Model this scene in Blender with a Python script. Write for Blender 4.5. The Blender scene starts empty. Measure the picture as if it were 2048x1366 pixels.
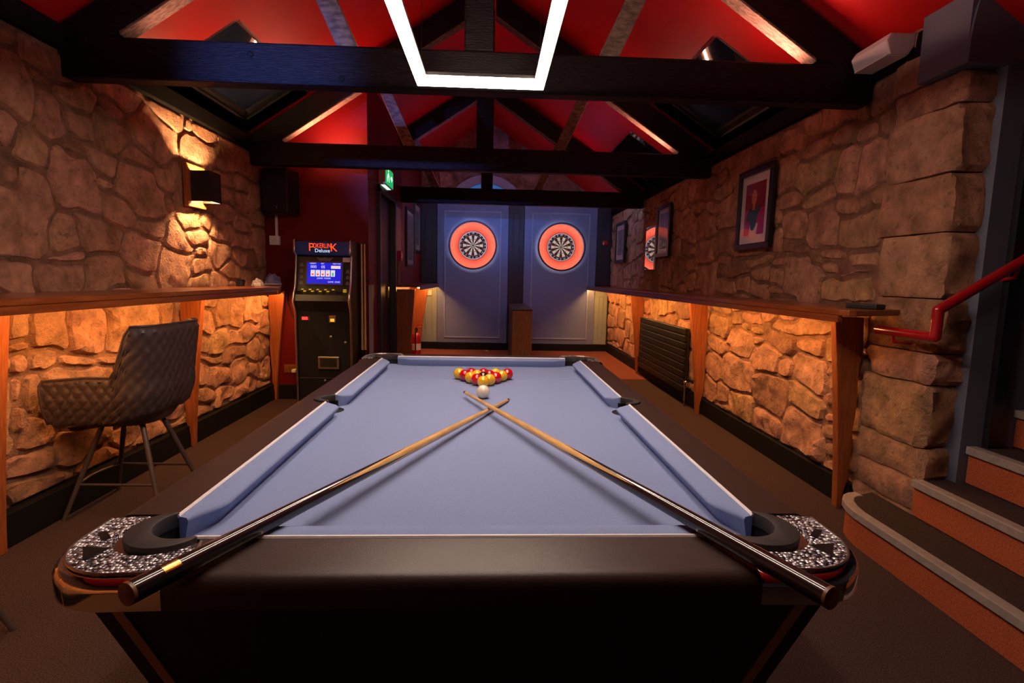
import bpy, bmesh, math, random
import numpy as np
from mathutils import Vector, Matrix, noise, geometry
PI = math.pi
R = random.Random(7)
scn = bpy.context.scene
col = scn.collection

# ------------------------------------------------------------------ camera, world, exposure
CAM = Vector((0, 0, 1.2143))
FPX = 1048.13
RV = Vector((0.99905023, -0.03814957, 0.02105343))
UV = Vector((-0.01629694, 0.12095987, 0.99252361))
FV = Vector((0.04041097, 0.99192405, -0.12022326))
cd = bpy.data.cameras.new('camera'); cam = bpy.data.objects.new('camera', cd); col.objects.link(cam)
cd.sensor_fit = 'HORIZONTAL'; cd.sensor_width = 36.0; cd.lens = FPX / 2048 * 36.0
cd.clip_start = 0.02; cd.clip_end = 100
m4 = Matrix((RV, UV, -FV)).transposed().to_4x4(); m4.translation = CAM
cam.matrix_world = m4
scn.camera = cam
w = bpy.data.worlds.new('world'); scn.world = w; w.use_nodes = True
w.node_tree.nodes['Background'].inputs[0].default_value = (0.10, 0.22, 0.55, 1)
w.node_tree.nodes['Background'].inputs[1].default_value = 0.6
scn.view_settings.view_transform = 'Standard'; scn.view_settings.look = 'None'
scn.view_settings.gamma = 1.0; scn.view_settings.use_curve_mapping = False
scn.view_settings.exposure = 0.0

def on(ax, val, x, y):          # a photo pixel as a point on the plane axis=val
    d = FV + RV * ((x - 1024) / FPX) - UV * ((y - 683) / FPX)
    return CAM + d * ((val - CAM[ax]) / d[ax])

# ------------------------------------------------------------------ materials
MATS = {}
def new_mat(name):
    m = bpy.data.materials.new(name); m.use_nodes = True
    nt = m.node_tree; b = nt.nodes['Principled BSDF']
    MATS[name] = m
    return m, nt, b
def lin(c): return tuple(((v / 12.92) if v <= .04045 else ((v + .055) / 1.055) ** 2.4) for v in c)
def mat(name, c, rough=.5, metal=0, var=0.0, scale=8, bump=0, bscale=40, stretch=None, spec=.5, coat=0, c2=None, detail=6, emit=None, es=0, vor=False):
    m, nt, b = new_mat(name)
    L = nt.links; N = nt.nodes
    b.inputs['Roughness'].default_value = rough; b.inputs['Metallic'].default_value = metal
    b.inputs['Specular IOR Level'].default_value = spec
    if coat: b.inputs['Coat Weight'].default_value = coat; b.inputs['Coat Roughness'].default_value = .08
    tc = N.new('ShaderNodeTexCoord'); mp = N.new('ShaderNodeMapping')
    if stretch: mp.inputs['Scale'].default_value = stretch
    L.new(tc.outputs['Object'], mp.inputs['Vector'])
    if var or c2:
        n = N.new('ShaderNodeTexNoise'); n.inputs['Scale'].default_value = scale; n.inputs['Detail'].default_value = detail
        L.new(mp.outputs[0], n.inputs['Vector'])
        r = N.new('ShaderNodeValToRGB')
        a = c2 if c2 else tuple(max(0, v * (1 - var)) for v in c); d = c if c2 else tuple(min(1, v * (1 + var)) for v in c)
        r.color_ramp.elements[0].position = .35; r.color_ramp.elements[1].position = .65
        r.color_ramp.elements[0].color = (*a, 1); r.color_ramp.elements[1].color = (*d, 1)
        L.new(n.outputs['Fac'], r.inputs['Fac']); L.new(r.outputs['Color'], b.inputs['Base Color'])
    else: b.inputs['Base Color'].default_value = (*c, 1)
    if bump:
        if vor:
            n2 = N.new('ShaderNodeTexVoronoi'); n2.inputs['Scale'].default_value = bscale; o = n2.outputs['Distance']
        else:
            n2 = N.new('ShaderNodeTexNoise'); n2.inputs['Scale'].default_value = bscale; n2.inputs['Detail'].default_value = 5; o = n2.outputs['Fac']
        L.new(mp.outputs[0], n2.inputs['Vector'])
        bp = N.new('ShaderNodeBump'); bp.inputs['Strength'].default_value = bump; bp.inputs['Distance'].default_value = .01
        L.new(o, bp.inputs['Height']); L.new(bp.outputs[0], b.inputs['Normal'])
    if emit:
        b.inputs['Emission Color'].default_value = (*emit, 1); b.inputs['Emission Strength'].default_value = es
    return m
def emis(name, c, s):
    m, nt, b = new_mat(name)
    b.inputs['Base Color'].default_value = (*[min(1, v) * .8 for v in c], 1); b.inputs['Roughness'].default_value = .5
    b.inputs['Emission Color'].default_value = (*c, 1); b.inputs['Emission Strength'].default_value = s
    return m
def stone_mat(name, ramp, mortar=False):
    m, nt, b = new_mat(name); L = nt.links; N = nt.nodes
    tc = N.new('ShaderNodeTexCoord'); oi = N.new('ShaderNodeObjectInfo')
    ad = N.new('ShaderNodeVectorMath'); ad.operation = 'ADD'
    ml = N.new('ShaderNodeMath'); ml.operation = 'MULTIPLY'; ml.inputs[1].default_value = 37.0
    L.new(oi.outputs['Random'], ml.inputs[0]); L.new(tc.outputs['Object'], ad.inputs[0]); L.new(ml.outputs[0], ad.inputs[1])
    r = N.new('ShaderNodeValToRGB'); r.color_ramp.interpolation = 'LINEAR'
    els = r.color_ramp.elements
    for i, (p, c) in enumerate(ramp):
        e = els[i] if i < 2 else els.new(p)
        e.position = p; e.color = (*c, 1)
    L.new(oi.outputs['Random'], r.inputs['Fac'])
    n = N.new('ShaderNodeTexNoise'); n.inputs['Scale'].default_value = 9; n.inputs['Detail'].default_value = 8; n.inputs['Roughness'].default_value = .65
    L.new(ad.outputs[0], n.inputs['Vector'])
    mr = N.new('ShaderNodeMapRange'); mr.inputs['From Min'].default_value = .3; mr.inputs['From Max'].default_value = .7
    mr.inputs['To Min'].default_value = .50; mr.inputs['To Max'].default_value = 1.4
    L.new(n.outputs['Fac'], mr.inputs['Value'])
    mx = N.new('ShaderNodeMix'); mx.data_type = 'RGBA'; mx.blend_type = 'MULTIPLY'; mx.inputs['Factor'].default_value = 1
    L.new(r.outputs['Color'], mx.inputs[6]); L.new(mr.outputs[0], mx.inputs[7])
    # darker lichen specks
    v = N.new('ShaderNodeTexNoise'); v.inputs['Scale'].default_value = 28; v.inputs['Detail'].default_value = 3
    L.new(ad.outputs[0], v.inputs['Vector'])
    mr2 = N.new('ShaderNodeMapRange'); mr2.inputs['From Min'].default_value = .60; mr2.inputs['From Max'].default_value = .72
    L.new(v.outputs['Fac'], mr2.inputs['Value'])
    mx2 = N.new('ShaderNodeMix'); mx2.data_type = 'RGBA'; mx2.inputs[7].default_value = (.13, .085, .05, 1)
    ms = N.new('ShaderNodeMath'); ms.operation = 'MULTIPLY'; ms.inputs[1].default_value = .55
    L.new(mr2.outputs[0], ms.inputs[0]); L.new(ms.outputs[0], mx2.inputs[0]); L.new(mx.outputs[2], mx2.inputs[6])
    L.new(mx2.outputs[2], b.inputs['Base Color'])
    b.inputs['Roughness'].default_value = .85; b.inputs['Specular IOR Level'].default_value = .25
    n3 = N.new('ShaderNodeTexNoise'); n3.inputs['Scale'].default_value = 16 if not mortar else 60; n3.inputs['Detail'].default_value = 9; n3.inputs['Roughness'].default_value = .7
    L.new(ad.outputs[0], n3.inputs['Vector'])
    n4 = N.new('ShaderNodeTexNoise'); n4.inputs['Scale'].default_value = 75; n4.inputs['Detail'].default_value = 4; n4.inputs['Roughness'].default_value = .6
    L.new(ad.outputs[0], n4.inputs['Vector'])
    sm = N.new('ShaderNodeMath'); sm.operation = 'MULTIPLY_ADD'; sm.inputs[1].default_value = .35; L.new(n4.outputs['Fac'], sm.inputs[0]); L.new(n3.outputs['Fac'], sm.inputs[2])
    bp = N.new('ShaderNodeBump'); bp.inputs['Strength'].default_value = 1.0; bp.inputs['Distance'].default_value = .034
    L.new(sm.outputs[0], bp.inputs['Height']); L.new(bp.outputs[0], b.inputs['Normal'])
    return m
M_STONE = stone_mat('sandstone', [(0, (.54, .255, .145)), (1, (.64, .36, .17)), (.25, (.60, .30, .19)), (.45, (.46, .225, .125)), (.6, (.64, .30, .20)), (.8, (.55, .30, .155)), (.92, (.36, .17, .11))])
M_MORTAR = stone_mat('lime_mortar', [(0, (.40, .20, .125)), (1, (.40, .20, .125))], True)
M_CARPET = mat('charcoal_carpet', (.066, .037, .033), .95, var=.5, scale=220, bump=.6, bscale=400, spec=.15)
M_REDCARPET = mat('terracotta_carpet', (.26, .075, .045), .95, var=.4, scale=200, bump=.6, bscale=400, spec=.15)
M_RISER = mat('speckled_rust_vinyl', (.52, .125, .042), .75, c2=(.30, .055, .018), scale=170, bump=.3, bscale=300, spec=.3)
M_TREAD = mat('dark_tread', (.046, .027, .023), .9, var=.4, scale=200, bump=.5, bscale=350, spec=.2)
M_NOSING = mat('grey_nosing', (.30, .24, .21), .6, var=.1, scale=30)
M_BASE = mat('black_skirting', (.006, .005, .005), .6, spec=.2)
M_CEIL = mat('red_ceiling_paint', (.40, .005, .006), .55, spec=.2, var=.06, scale=3)
M_REDWALL = mat('red_wall_paint', (.13, .002, .004), .5, var=.06, spec=.25, scale=3)
M_GREY = mat('slate_blue_paint', (.115, .125, .175), .6, var=.06, scale=4)
M_DARKWALL = mat('dark_plum_paint', (.035, .020, .026), .5, var=.1, scale=4)
M_PANEL = mat('blue_grey_panel_paint', (.18, .21, .34), .45, var=.05, scale=4)
M_GREEN = mat('sage_panel_paint', (.30, .34, .30), .5, var=.05, scale=5)
M_BEAM = mat('dark_stained_beam', (.009, .006, .007), .5, spec=.2, var=.5, scale=14, bump=.5, bscale=30, stretch=(1, 6, 6))
M_RAFTER = mat('weathered_truss_timber', (.26, .175, .13), .75, c2=(.10, .066, .05), scale=16, bump=.6, bscale=40, stretch=(1.2, 6, 3))
M_PLATE = mat('black_wall_plate', (.006, .004, .004), .9, spec=.1)
M_WOOD = mat('polished_mahogany', (.30, .072, .018), .28, c2=(.20, .042, .010), scale=10, stretch=(6, .6, 6), coat=.3)
M_POST = mat('orange_stained_timber', (.36, .10, .026), .4, c2=(.24, .058, .014), scale=12, stretch=(8, 8, .5), coat=.15)
M_OAK = mat('oak_panel', (.42, .22, .085), .5, c2=(.30, .14, .05), scale=14, stretch=(8, 8, .6))
M_OAKD = mat('dark_oak_panel', (.10, .045, .022), .5, c2=(.07, .03, .015), scale=14, stretch=(8, 8, .6))
M_BLACK = mat('black_satin', (.010, .009, .009), .4)
M_BLACKM = mat('black_matte', (.007, .006, .006), .7, spec=.2)
M_LEATHER = mat('black_rail_leather', (.036, .018, .014), .42, bump=.07, bscale=420, spec=.5)
M_LAMIN = mat('black_cabinet_laminate', (.012, .010, .009), .6, bump=.15, bscale=300)
M_BRASSTRIM = mat('bronze_trim', (.42, .28, .17), .45, .3)
M_CHROME = mat('polished_chrome', (.75, .70, .66), .08, 1)
M_SILVER = mat('brushed_silver', (.6, .55, .52), .3, 1)
M_STEEL = mat('dull_steel', (.35, .32, .30), .35, 1)
M_RUBBER = mat('pocket_rubber', (.030, .022, .020), .6)
M_PIT = mat('pocket_black', (.004, .004, .004), .9)
M_CLOTH = mat('blue_pool_cloth', (.222, .285, .49), .9, var=.05, scale=250, bump=.12, bscale=700, spec=.1)
M_PIPING = mat('white_piping', (.85, .82, .80), .35)
M_BALLY = mat('yellow_ball', (.95, .50, .015), .08, coat=1)
M_BALLR = mat('red_ball', (.62, .006, .010), .08, coat=1)
M_BALLK = mat('black_ball', (.012, .008, .008), .08, coat=1)
M_BALLW = mat('ivory_cue_ball', (.86, .76, .58), .08, coat=1)
M_WHITE = mat('white_plastic', (.75, .70, .68), .4)
M_INK = mat('white_print', (.85, .83, .80), .5)
M_INKK = mat('black_print', (.01, .01, .01), .5)
M_ASH = mat('ash_cue_shaft', (.80, .50, .20), .25, c2=(.62, .34, .11), scale=18, stretch=(9, 9, .7), coat=.5)
M_EBONY = mat('ebony_cue_butt', (.014, .008, .009), .18, var=.4, scale=20, stretch=(9, 9, .7), coat=.6)
M_BUTTCAP = mat('brown_butt_cap', (.20, .08, .025), .4, c2=(.12, .045, .015), scale=40)
M_BRASS = mat('brass', (.70, .45, .12), .22, 1)
M_TIP = mat('cue_tip', (.05, .035, .05), .8)
M_LEATHERETTE = mat('charcoal_leatherette', (.064, .040, .039), .42, bump=.15, bscale=180, spec=.45)
M_STOOLLEG = mat('bronze_black_metal', (.11, .078, .070), .38, .4)
M_SCREENBLUE = emis('screen_blue', (.010, .012, .62), .9)
M_LEDRED = emis('red_digit_led', (1, .02, .02), 3.0)
M_LEDORANGE = emis('orange_slot_led', (1, .28, .02), 2.0)
M_MARQ = emis('marquee_red', (1, .07, .01), 1.4)
M_MARQW = emis('marquee_white', (.55, .75, 1), 1.1)
M_MARQB = emis('marquee_blue_glow', (.002, .010, .05), .35)
M_BTN = emis('yellow_button_legend', (.9, .55, .03), .55)
M_SCRW = emis('screen_white', (.75, .80, .85), .9)
M_SCRR = emis('screen_red', (.9, .05, .03), .9)
M_SCRG = emis('screen_green', (.10, .45, .30), .8)
M_SCRO = emis('screen_orange', (1, .35, .12), .9)
M_BEZEL = mat('screen_bezel', (.10, .06, .07), .4)
M_ARTGREY = mat('printed_grey_suits', (.17, .14, .15), .5)
M_GLASS = mat('dark_roof_glass', (.010, .014, .030), .04, spec=.9)
M_PICGLASS = None
M_DBLACK = mat('sisal_black', (.020, .012, .012), .9)
M_DCREAM = mat('sisal_cream', (.80, .66, .44), .9)
M_DRED = mat('sisal_red', (.50, .02, .02), .9)
M_DGREEN = mat('sisal_green', (.02, .16, .05), .9)
M_SURR = mat('red_foam_surround', (.80, .085, .030), .75)
M_RAD = mat('anthracite_radiator', (.008, .007, .007), .42, spec=.3)
M_REDRAIL = mat('red_gloss_rail', (.36, .006, .010), .25, coat=.5)
M_EXTRED = mat('extinguisher_red', (.45, .01, .012), .3, coat=.4)
M_BLUEPAPER = mat('lilac_blue_cloth', (.24, .22, .45), .8, var=.15, scale=30)
M_FRAME = mat('black_frame', (.008, .007, .007), .35)
M_MOUNT = mat('pale_mount_card', (.62, .50, .48), .7)
M_MAGENTA = mat('print_magenta', (.42, .01, .12), .5)
M_CRIMSON = mat('print_crimson', (.22, .005, .02), .5)
M_TEAL = mat('print_teal', (.02, .07, .075), .5)
M_SKIN = mat('print_orange', (.55, .16, .06), .5)
M_GREYPRINT = mat('print_grey', (.16, .13, .15), .5, var=.5, scale=14)
M_POSTER = mat('pale_notice', (.42, .30, .34), .5)
M_DOOR = mat('black_door', (.006, .006, .008), .5)
M_DOORFRAME = mat('dark_door_frame', (.030, .022, .034), .4)
M_DOOREDGE = mat('teal_door_edge', (.05, .16, .26), .5)
M_DARKGLOSS = mat('speaker_black', (.006, .006, .006), .35)
M_GRILLE = mat('speaker_grille', (.008, .008, .008), .7, bump=.6, bscale=300, vor=True)
M_LAMP = emis('lamp_white_diffuser', (1.0, .76, .62), 52)
M_AMBER = emis('amber_led_strip', (1.0, .50, .14), 92)
M_WARM = emis('warm_uplight', (1.0, .40, .26), 44)
M_WARM2 = emis('bright_warm_uplight', (1.0, .36, .20), 380)
M_WARM3 = emis('assumed_uplight_stair_side', (1.0, .38, .26), 260)
M_PINK = emis('assumed_magenta_uplight', (1.0, .14, .45), 80)
M_SCONCE = emis('sconce_bulb', (1.0, .58, .25), 2300)
M_RING = emis('dart_ring_led', (.95, .88, .92), 24)
M_EXITG = emis('exit_green', (.01, .42, .12), 1.0)
M_EXITW = emis('exit_white', (.75, 1, .85), 1.1)
def crystal_mat():
    m, nt, b = new_mat('rhinestone_panel'); L = nt.links; N = nt.nodes
    tc = N.new('ShaderNodeTexCoord')
    v = N.new('ShaderNodeTexVoronoi'); v.inputs['Scale'].default_value = 165; v.inputs['Randomness'].default_value = .7
    L.new(tc.outputs['Object'], v.inputs['Vector'])
    r = N.new('ShaderNodeValToRGB'); e = r.color_ramp.elements
    e[0].position = .15; e[0].color = (.07, .06, .11, 1); e[1].position = .7; e[1].color = (1, .95, .97, 1)
    sp = N.new('ShaderNodeSeparateColor'); L.new(v.outputs['Color'], sp.inputs[0]); L.new(sp.outputs[0], r.inputs['Fac'])
    ed = N.new('ShaderNodeMapRange'); ed.inputs['From Min'].default_value = .35; ed.inputs['From Max'].default_value = .62; ed.inputs['To Min'].default_value = 1; ed.inputs['To Max'].default_value = .12
    L.new(v.outputs['Distance'], ed.inputs['Value'])
    mx = N.new('ShaderNodeMix'); mx.data_type = 'RGBA'; mx.blend_type = 'MULTIPLY'; mx.inputs['Factor'].default_value = 1
    L.new(r.outputs['Color'], mx.inputs[6]); L.new(ed.outputs[0], mx.inputs[7]); L.new(mx.outputs[2], b.inputs['Base Color'])
    b.inputs['Metallic'].default_value = .55; b.inputs['Roughness'].default_value = .25
    bp = N.new('ShaderNodeBump'); bp.inputs['Strength'].default_value = 1; bp.inputs['Distance'].default_value = .004; bp.invert = True
    L.new(v.outputs['Distance'], bp.inputs['Height']); L.new(bp.outputs[0], b.inputs['Normal'])
    return m
M_CRYSTAL = crystal_mat()
def clear_glass(name, tint=(1, 1, 1)):
    m, nt, b = new_mat(name); L = nt.links; N = nt.nodes
    out = N['Material Output']; tr = N.new('ShaderNodeBsdfTransparent'); tr.inputs[0].default_value = (*tint, 1)
    gl = N.new('ShaderNodeBsdfGlossy'); gl.inputs['Roughness'].default_value = .015
    fc = N.new('ShaderNodeLayerWeight'); fc.inputs['Blend'].default_value = .5
    pw = N.new('ShaderNodeMath'); pw.operation = 'POWER'; pw.inputs[1].default_value = 5; L.new(fc.outputs['Facing'], pw.inputs[0])
    lw = N.new('ShaderNodeMath'); lw.operation = 'MULTIPLY_ADD'; lw.inputs[1].default_value = .95; lw.inputs[2].default_value = .05; L.new(pw.outputs[0], lw.inputs[0])
    mx = N.new('ShaderNodeMixShader'); L.new(lw.outputs[0], mx.inputs[0]); L.new(tr.outputs[0], mx.inputs[1]); L.new(gl.outputs[0], mx.inputs[2]); L.new(mx.outputs[0], out.inputs[0])
    return m
M_PICGLASS = clear_glass('picture_glass')
M_WINGLASS = clear_glass('window_glass', (.8, .9, 1))

# ------------------------------------------------------------------ geometry helpers
class G:
    """collects verts and faces"""
    def __init__(s): s.v = []; s.f = []
    def add(s, vs, fs):
        o = len(s.v); s.v += [Vector(q) for q in vs]; s.f += [tuple(i + o for i in q) for q in fs]; return s
    def box(s, x0, x1, y0, y1, z0, z1):
        return s.add([(x0, y0, z0), (x1, y0, z0), (x1, y1, z0), (x0, y1, z0), (x0, y0, z1), (x1, y0, z1), (x1, y1, z1), (x0, y1, z1)],
                     [(0, 3, 2, 1), (4, 5, 6, 7), (0, 1, 5, 4), (1, 2, 6, 5), (2, 3, 7, 6), (3, 0, 4, 7)])
    def prism(s, poly, ax, a, b):
        """2-D polygon extruded along axis ax from a to b; poly coords are the other two axes in order"""
        def P(q, t):
            l = list(q); l.insert(ax, t); return tuple(l)
        n = len(poly); vs = [P(q, a) for q in poly] + [P(q, b) for q in poly]
        fs = [tuple(range(n))[::-1], tuple(range(n, 2 * n))] + [(i, (i + 1) % n, n + (i + 1) % n, n + i) for i in range(n)]
        return s.add(vs, fs)
    def tube(s, pts, r, seg=10, caps=True, closed=False):
        pts = [Vector(q) for q in pts]; n = len(pts)
        rs = r if isinstance(r, (list, tuple)) else [r] * n
        vs = []; prev = None
        for i, q in enumerate(pts):
            if closed: t = (pts[(i + 1) % n] - pts[i - 1]).normalized()
            else: t = (pts[min(i + 1, n - 1)] - pts[max(i - 1, 0)]).normalized()
            if prev is None:
                a = Vector((0, 0, 1)) if abs(t.z) < .9 else Vector((1, 0, 0)); u = t.cross(a).normalized()
            else: u = (prev - t * prev.dot(t)).normalized()
            prev = u; v = t.cross(u)
            for k in range(seg):
                an = 2 * PI * k / seg; vs.append(q + (u * math.cos(an) + v * math.sin(an)) * rs[i])
        fs = []
        for i in range(n if closed else n - 1):
            j = (i + 1) % n
            for k in range(seg): fs.append((i * seg + k, i * seg + (k + 1) % seg, j * seg + (k + 1) % seg, j * seg + k))
        if caps and not closed: fs += [tuple(range(seg))[::-1], tuple(range((n - 1) * seg, n * seg))]
        return s.add(vs, fs)
    def lathe(s, prof, c=(0, 0, 0), seg=24, ax=2, closed=False):
        """profile of (radius, height) around axis ax through c"""
        vs = []; fs = []; n = len(prof)
        for r, h in prof:
            for k in range(seg):
                a = 2 * PI * k / seg; p = [r * math.cos(a), r * math.sin(a)]; p.insert(ax, h)
                vs.append(Vector(p) + Vector(c))
        for i in range(n - 1):
            for k in range(seg): fs.append((i * seg + k, i * seg + (k + 1) % seg, (i + 1) * seg + (k + 1) % seg, (i + 1) * seg + k))
        if closed: fs += [((n - 1) * seg + k, (n - 1) * seg + (k + 1) % seg, (k + 1) % seg, k) for k in range(seg)]
        else: fs += [tuple(range(seg))[::-1], tuple(range((n - 1) * seg, n * seg))]
        return s.add(vs, fs)
    def ringflat(s, c, r0, r1, seg, ax, h0, h1, a0=0, a1=2 * PI):
        """flat ring with thickness"""
        full = abs(a1 - a0 - 2 * PI) < 1e-6; n = seg if full else seg + 1
        vs = []
        for k in range(n):
            a = a0 + (a1 - a0) * k / seg
            for r, h in ((r0, h0), (r1, h0), (r1, h1), (r0, h1)):
                p = [r * math.cos(a), r * math.sin(a)]; p.insert(ax, h); vs.append(Vector(p) + Vector(c))
        fs = []
        for k in range(seg):
            j = (k + 1) % n
            for q in range(4): fs.append((k * 4 + q, k * 4 + (q + 1) % 4, j * 4 + (q + 1) % 4, j * 4 + q))
        if not full: fs += [(0, 1, 2, 3), tuple((n - 1) * 4 + q for q in (3, 2, 1, 0))]
        return s.add(vs, fs)
    def sphere(s, c, r, seg=20, rings=12, sc=(1, 1, 1)):
        vs = [Vector((c[0], c[1], c[2] + r * sc[2]))]; fs = []
        for i in range(1, rings):
            a = PI * i / rings
            for k in range(seg):
                b = 2 * PI * k / seg
                vs.append(Vector((c[0] + r * sc[0] * math.sin(a) * math.cos(b), c[1] + r * sc[1] * math.sin(a) * math.sin(b), c[2] + r * sc[2] * math.cos(a))))
        vs.append(Vector((c[0], c[1], c[2] - r * sc[2]))); l = len(vs) - 1
        for k in range(seg):
            fs.append((0, 1 + k, 1 + (k + 1) % seg)); fs.append((l, 1 + (rings - 2) * seg + (k + 1) % seg, 1 + (rings - 2) * seg + k))
        for i in range(rings - 2):
            for k in range(seg):
                a = 1 + i * seg; b = a + seg; fs.append((a + k, b + k, b + (k + 1) % seg, a + (k + 1) % seg))
        return s.add(vs, fs)
    def grid(s, fn, nu, nv, cu=False, cv=False):
        """parametric grid fn(i, j)"""
        vs = [fn(i, j) for i in range(nu) for j in range(nv)]; fs = []
        for i in range(nu if cu else nu - 1):
            for j in range(nv if cv else nv - 1):
                a = (i + 1) % nu; b = (j + 1) % nv; fs.append((i * nv + j, a * nv + j, a * nv + b, i * nv + b))
        return s.add(vs, fs)

ORG = {}
def obj(name, g, m, parent=None, smooth=False, bevel=0, bseg=2, local=False, edges=None, origin=None, fixn=True):
    """one mesh object; world coordinates unless local"""
    o0 = Vector((0, 0, 0))
    if parent is not None and not local: o0 = ORG.get(parent.name, Vector((0, 0, 0)))
    if parent is None and not local:
        if origin is not None: o0 = Vector(origin)
        else:
            xs = [q.x for q in g.v]; ys = [q.y for q in g.v]; zs = [q.z for q in g.v]
            o0 = Vector(((min(xs) + max(xs)) / 2, (min(ys) + max(ys)) / 2, min(zs)))
    me = bpy.data.meshes.new(name); bm = bmesh.new()
    vs = [bm.verts.new(q - o0) for q in g.v]
    for f in g.f:
        try: bm.faces.new([vs[i] for i in f])
        except ValueError: pass
    if fixn: bmesh.ops.recalc_face_normals(bm, faces=bm.faces)
    if bevel:
        es = [e for e in bm.edges if len(e.link_faces) == 2 and e.calc_face_angle(0) > .5 and (edges is None or edges(e.verts[0].co + o0, e.verts[1].co + o0))]
        bmesh.ops.bevel(bm, geom=es, offset=bevel, segments=bseg, affect='EDGES', profile=.5, clamp_overlap=True)
    bm.to_mesh(me); bm.free()
    if smooth:
        for p in me.polygons: p.use_smooth = True
        if smooth != 'all': me.set_sharp_from_angle(angle=math.radians(smooth if smooth > 1 else 40))
    me.materials.append(m)
    o = bpy.data.objects.new(name, me); col.objects.link(o)
    if parent is not None: o.parent = parent
    else: o.location = o0
    ORG[o.name] = o0
    return o
def thing(name, label, cat, loc=(0, 0, 0), rotz=0, group=None, kind=None):
    o = bpy.data.objects.new(name, None); col.objects.link(o); o.location = loc; o.rotation_euler = (0, 0, rotz)
    o.empty_display_size = .05
    if label: o['label'] = label
    if cat: o['category'] = cat
    if group: o['group'] = group
    if kind: o['kind'] = kind
    ORG[o.name] = Vector(loc) if rotz == 0 else Vector((0, 0, 0))
    return o
def tag(o, label, cat, group=None):
    o['label'] = label; o['category'] = cat
    if group: o['group'] = group
    return o
def struct(name, g, m, label=None, cat=None, **k):
    o = obj(name, g, m, **k); o['kind'] = 'structure'
    if label: o['label'] = label; o['category'] = cat
    return o
def copy_tree(o, parent=None):
    c = o.copy(); col.objects.link(c); c.parent = parent; ORG[c.name] = ORG.get(o.name, Vector())
    for ch in list(o.children):
        copy_tree(ch, c)
    return c
def text_geo(s, size, fn, depth=0.0, align='CENTER'):
    """flat lettering as geometry; fn maps (u, v, d) to a point"""
    cu = bpy.data.curves.new('t', 'FONT'); cu.body = s; cu.size = size; cu.align_x = align; cu.align_y = 'CENTER'; cu.resolution_u = 3
    to = bpy.data.objects.new('t', cu); col.objects.link(to)
    me = bpy.data.meshes.new_from_object(to); g = G()
    g.add([fn(v.co.x, v.co.y) for v in me.vertices], [tuple(p.vertices) for p in me.polygons])
    bpy.data.objects.remove(to); bpy.data.curves.remove(cu); bpy.data.meshes.remove(me)
    return g
def arc(cx, cy, r, a0, a1, n): return [(cx + r * math.cos(a0 + (a1 - a0) * i / n), cy + r * math.sin(a0 + (a1 - a0) * i / n)) for i in range(n + 1)]

# ------------------------------------------------------------------ the setting
XL, XR = -2.14, 2.0             # mortar faces of the stone walls
YD = 8.82                       # dartboard wall
RIDGE_X, RIDGE_Z, SLOPE = -.09, 3.73, .65
def roof(x): return RIDGE_Z - SLOPE * abs(x - RIDGE_X)
YB = -3.0
fl = struct('floor', G().box(-2.6, 4.2, YB, 9.2, -.1, 0), M_CARPET, 'dark charcoal carpet floor of the games room', 'floor')
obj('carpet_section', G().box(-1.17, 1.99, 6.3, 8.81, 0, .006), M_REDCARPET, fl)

def ceiling(name, sgn, x_far, holes, label):
    g = G(); xs = sorted({RIDGE_X, x_far} | {h[0] for h in holes} | {h[1] for h in holes}); ys = sorted({YB, 9.1} | {h[2] for h in holes} | {h[3] for h in holes})
    T = .1
    for i in range(len(xs) - 1):
        for j in range(len(ys) - 1):
            cx, cy = (xs[i] + xs[i + 1]) / 2, (ys[j] + ys[j + 1]) / 2
            if any(h[0] < cx < h[1] and h[2] < cy < h[3] for h in holes): continue
            q = [(xs[i], ys[j]), (xs[i + 1], ys[j]), (xs[i + 1], ys[j + 1]), (xs[i], ys[j + 1])]
            g.add([(x, y, roof(x)) for x, y in q] + [(x, y, roof(x) + T) for x, y in q], [(0, 1, 2, 3), (7, 6, 5, 4), (0, 4, 5, 1), (1, 5, 6, 2), (2, 6, 7, 3), (3, 7, 4, 0)])
    c = struct(name, g, M_CEIL, label, 'ceiling', origin=(0, 0, roof(x_far)))
    return c
SKY = [('l', -2.135, -1.60, 3.51, 4.775), ('r', 1.40, 1.99, 3.49, 4.775), ('r', 1.42, 1.99, 5.605, 6.885)]
cl = ceiling('ceiling_left', -1, -2.35, [s[1:] for s in SKY if s[0] == 'l'], 'red painted sloping ceiling on the side of the arcade machine')
cr = ceiling('ceiling_right', 1, 2.32, [s[1:] for s in SKY if s[0] == 'r'], 'red painted sloping ceiling on the side of the stairs')
nwin = 1
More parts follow.
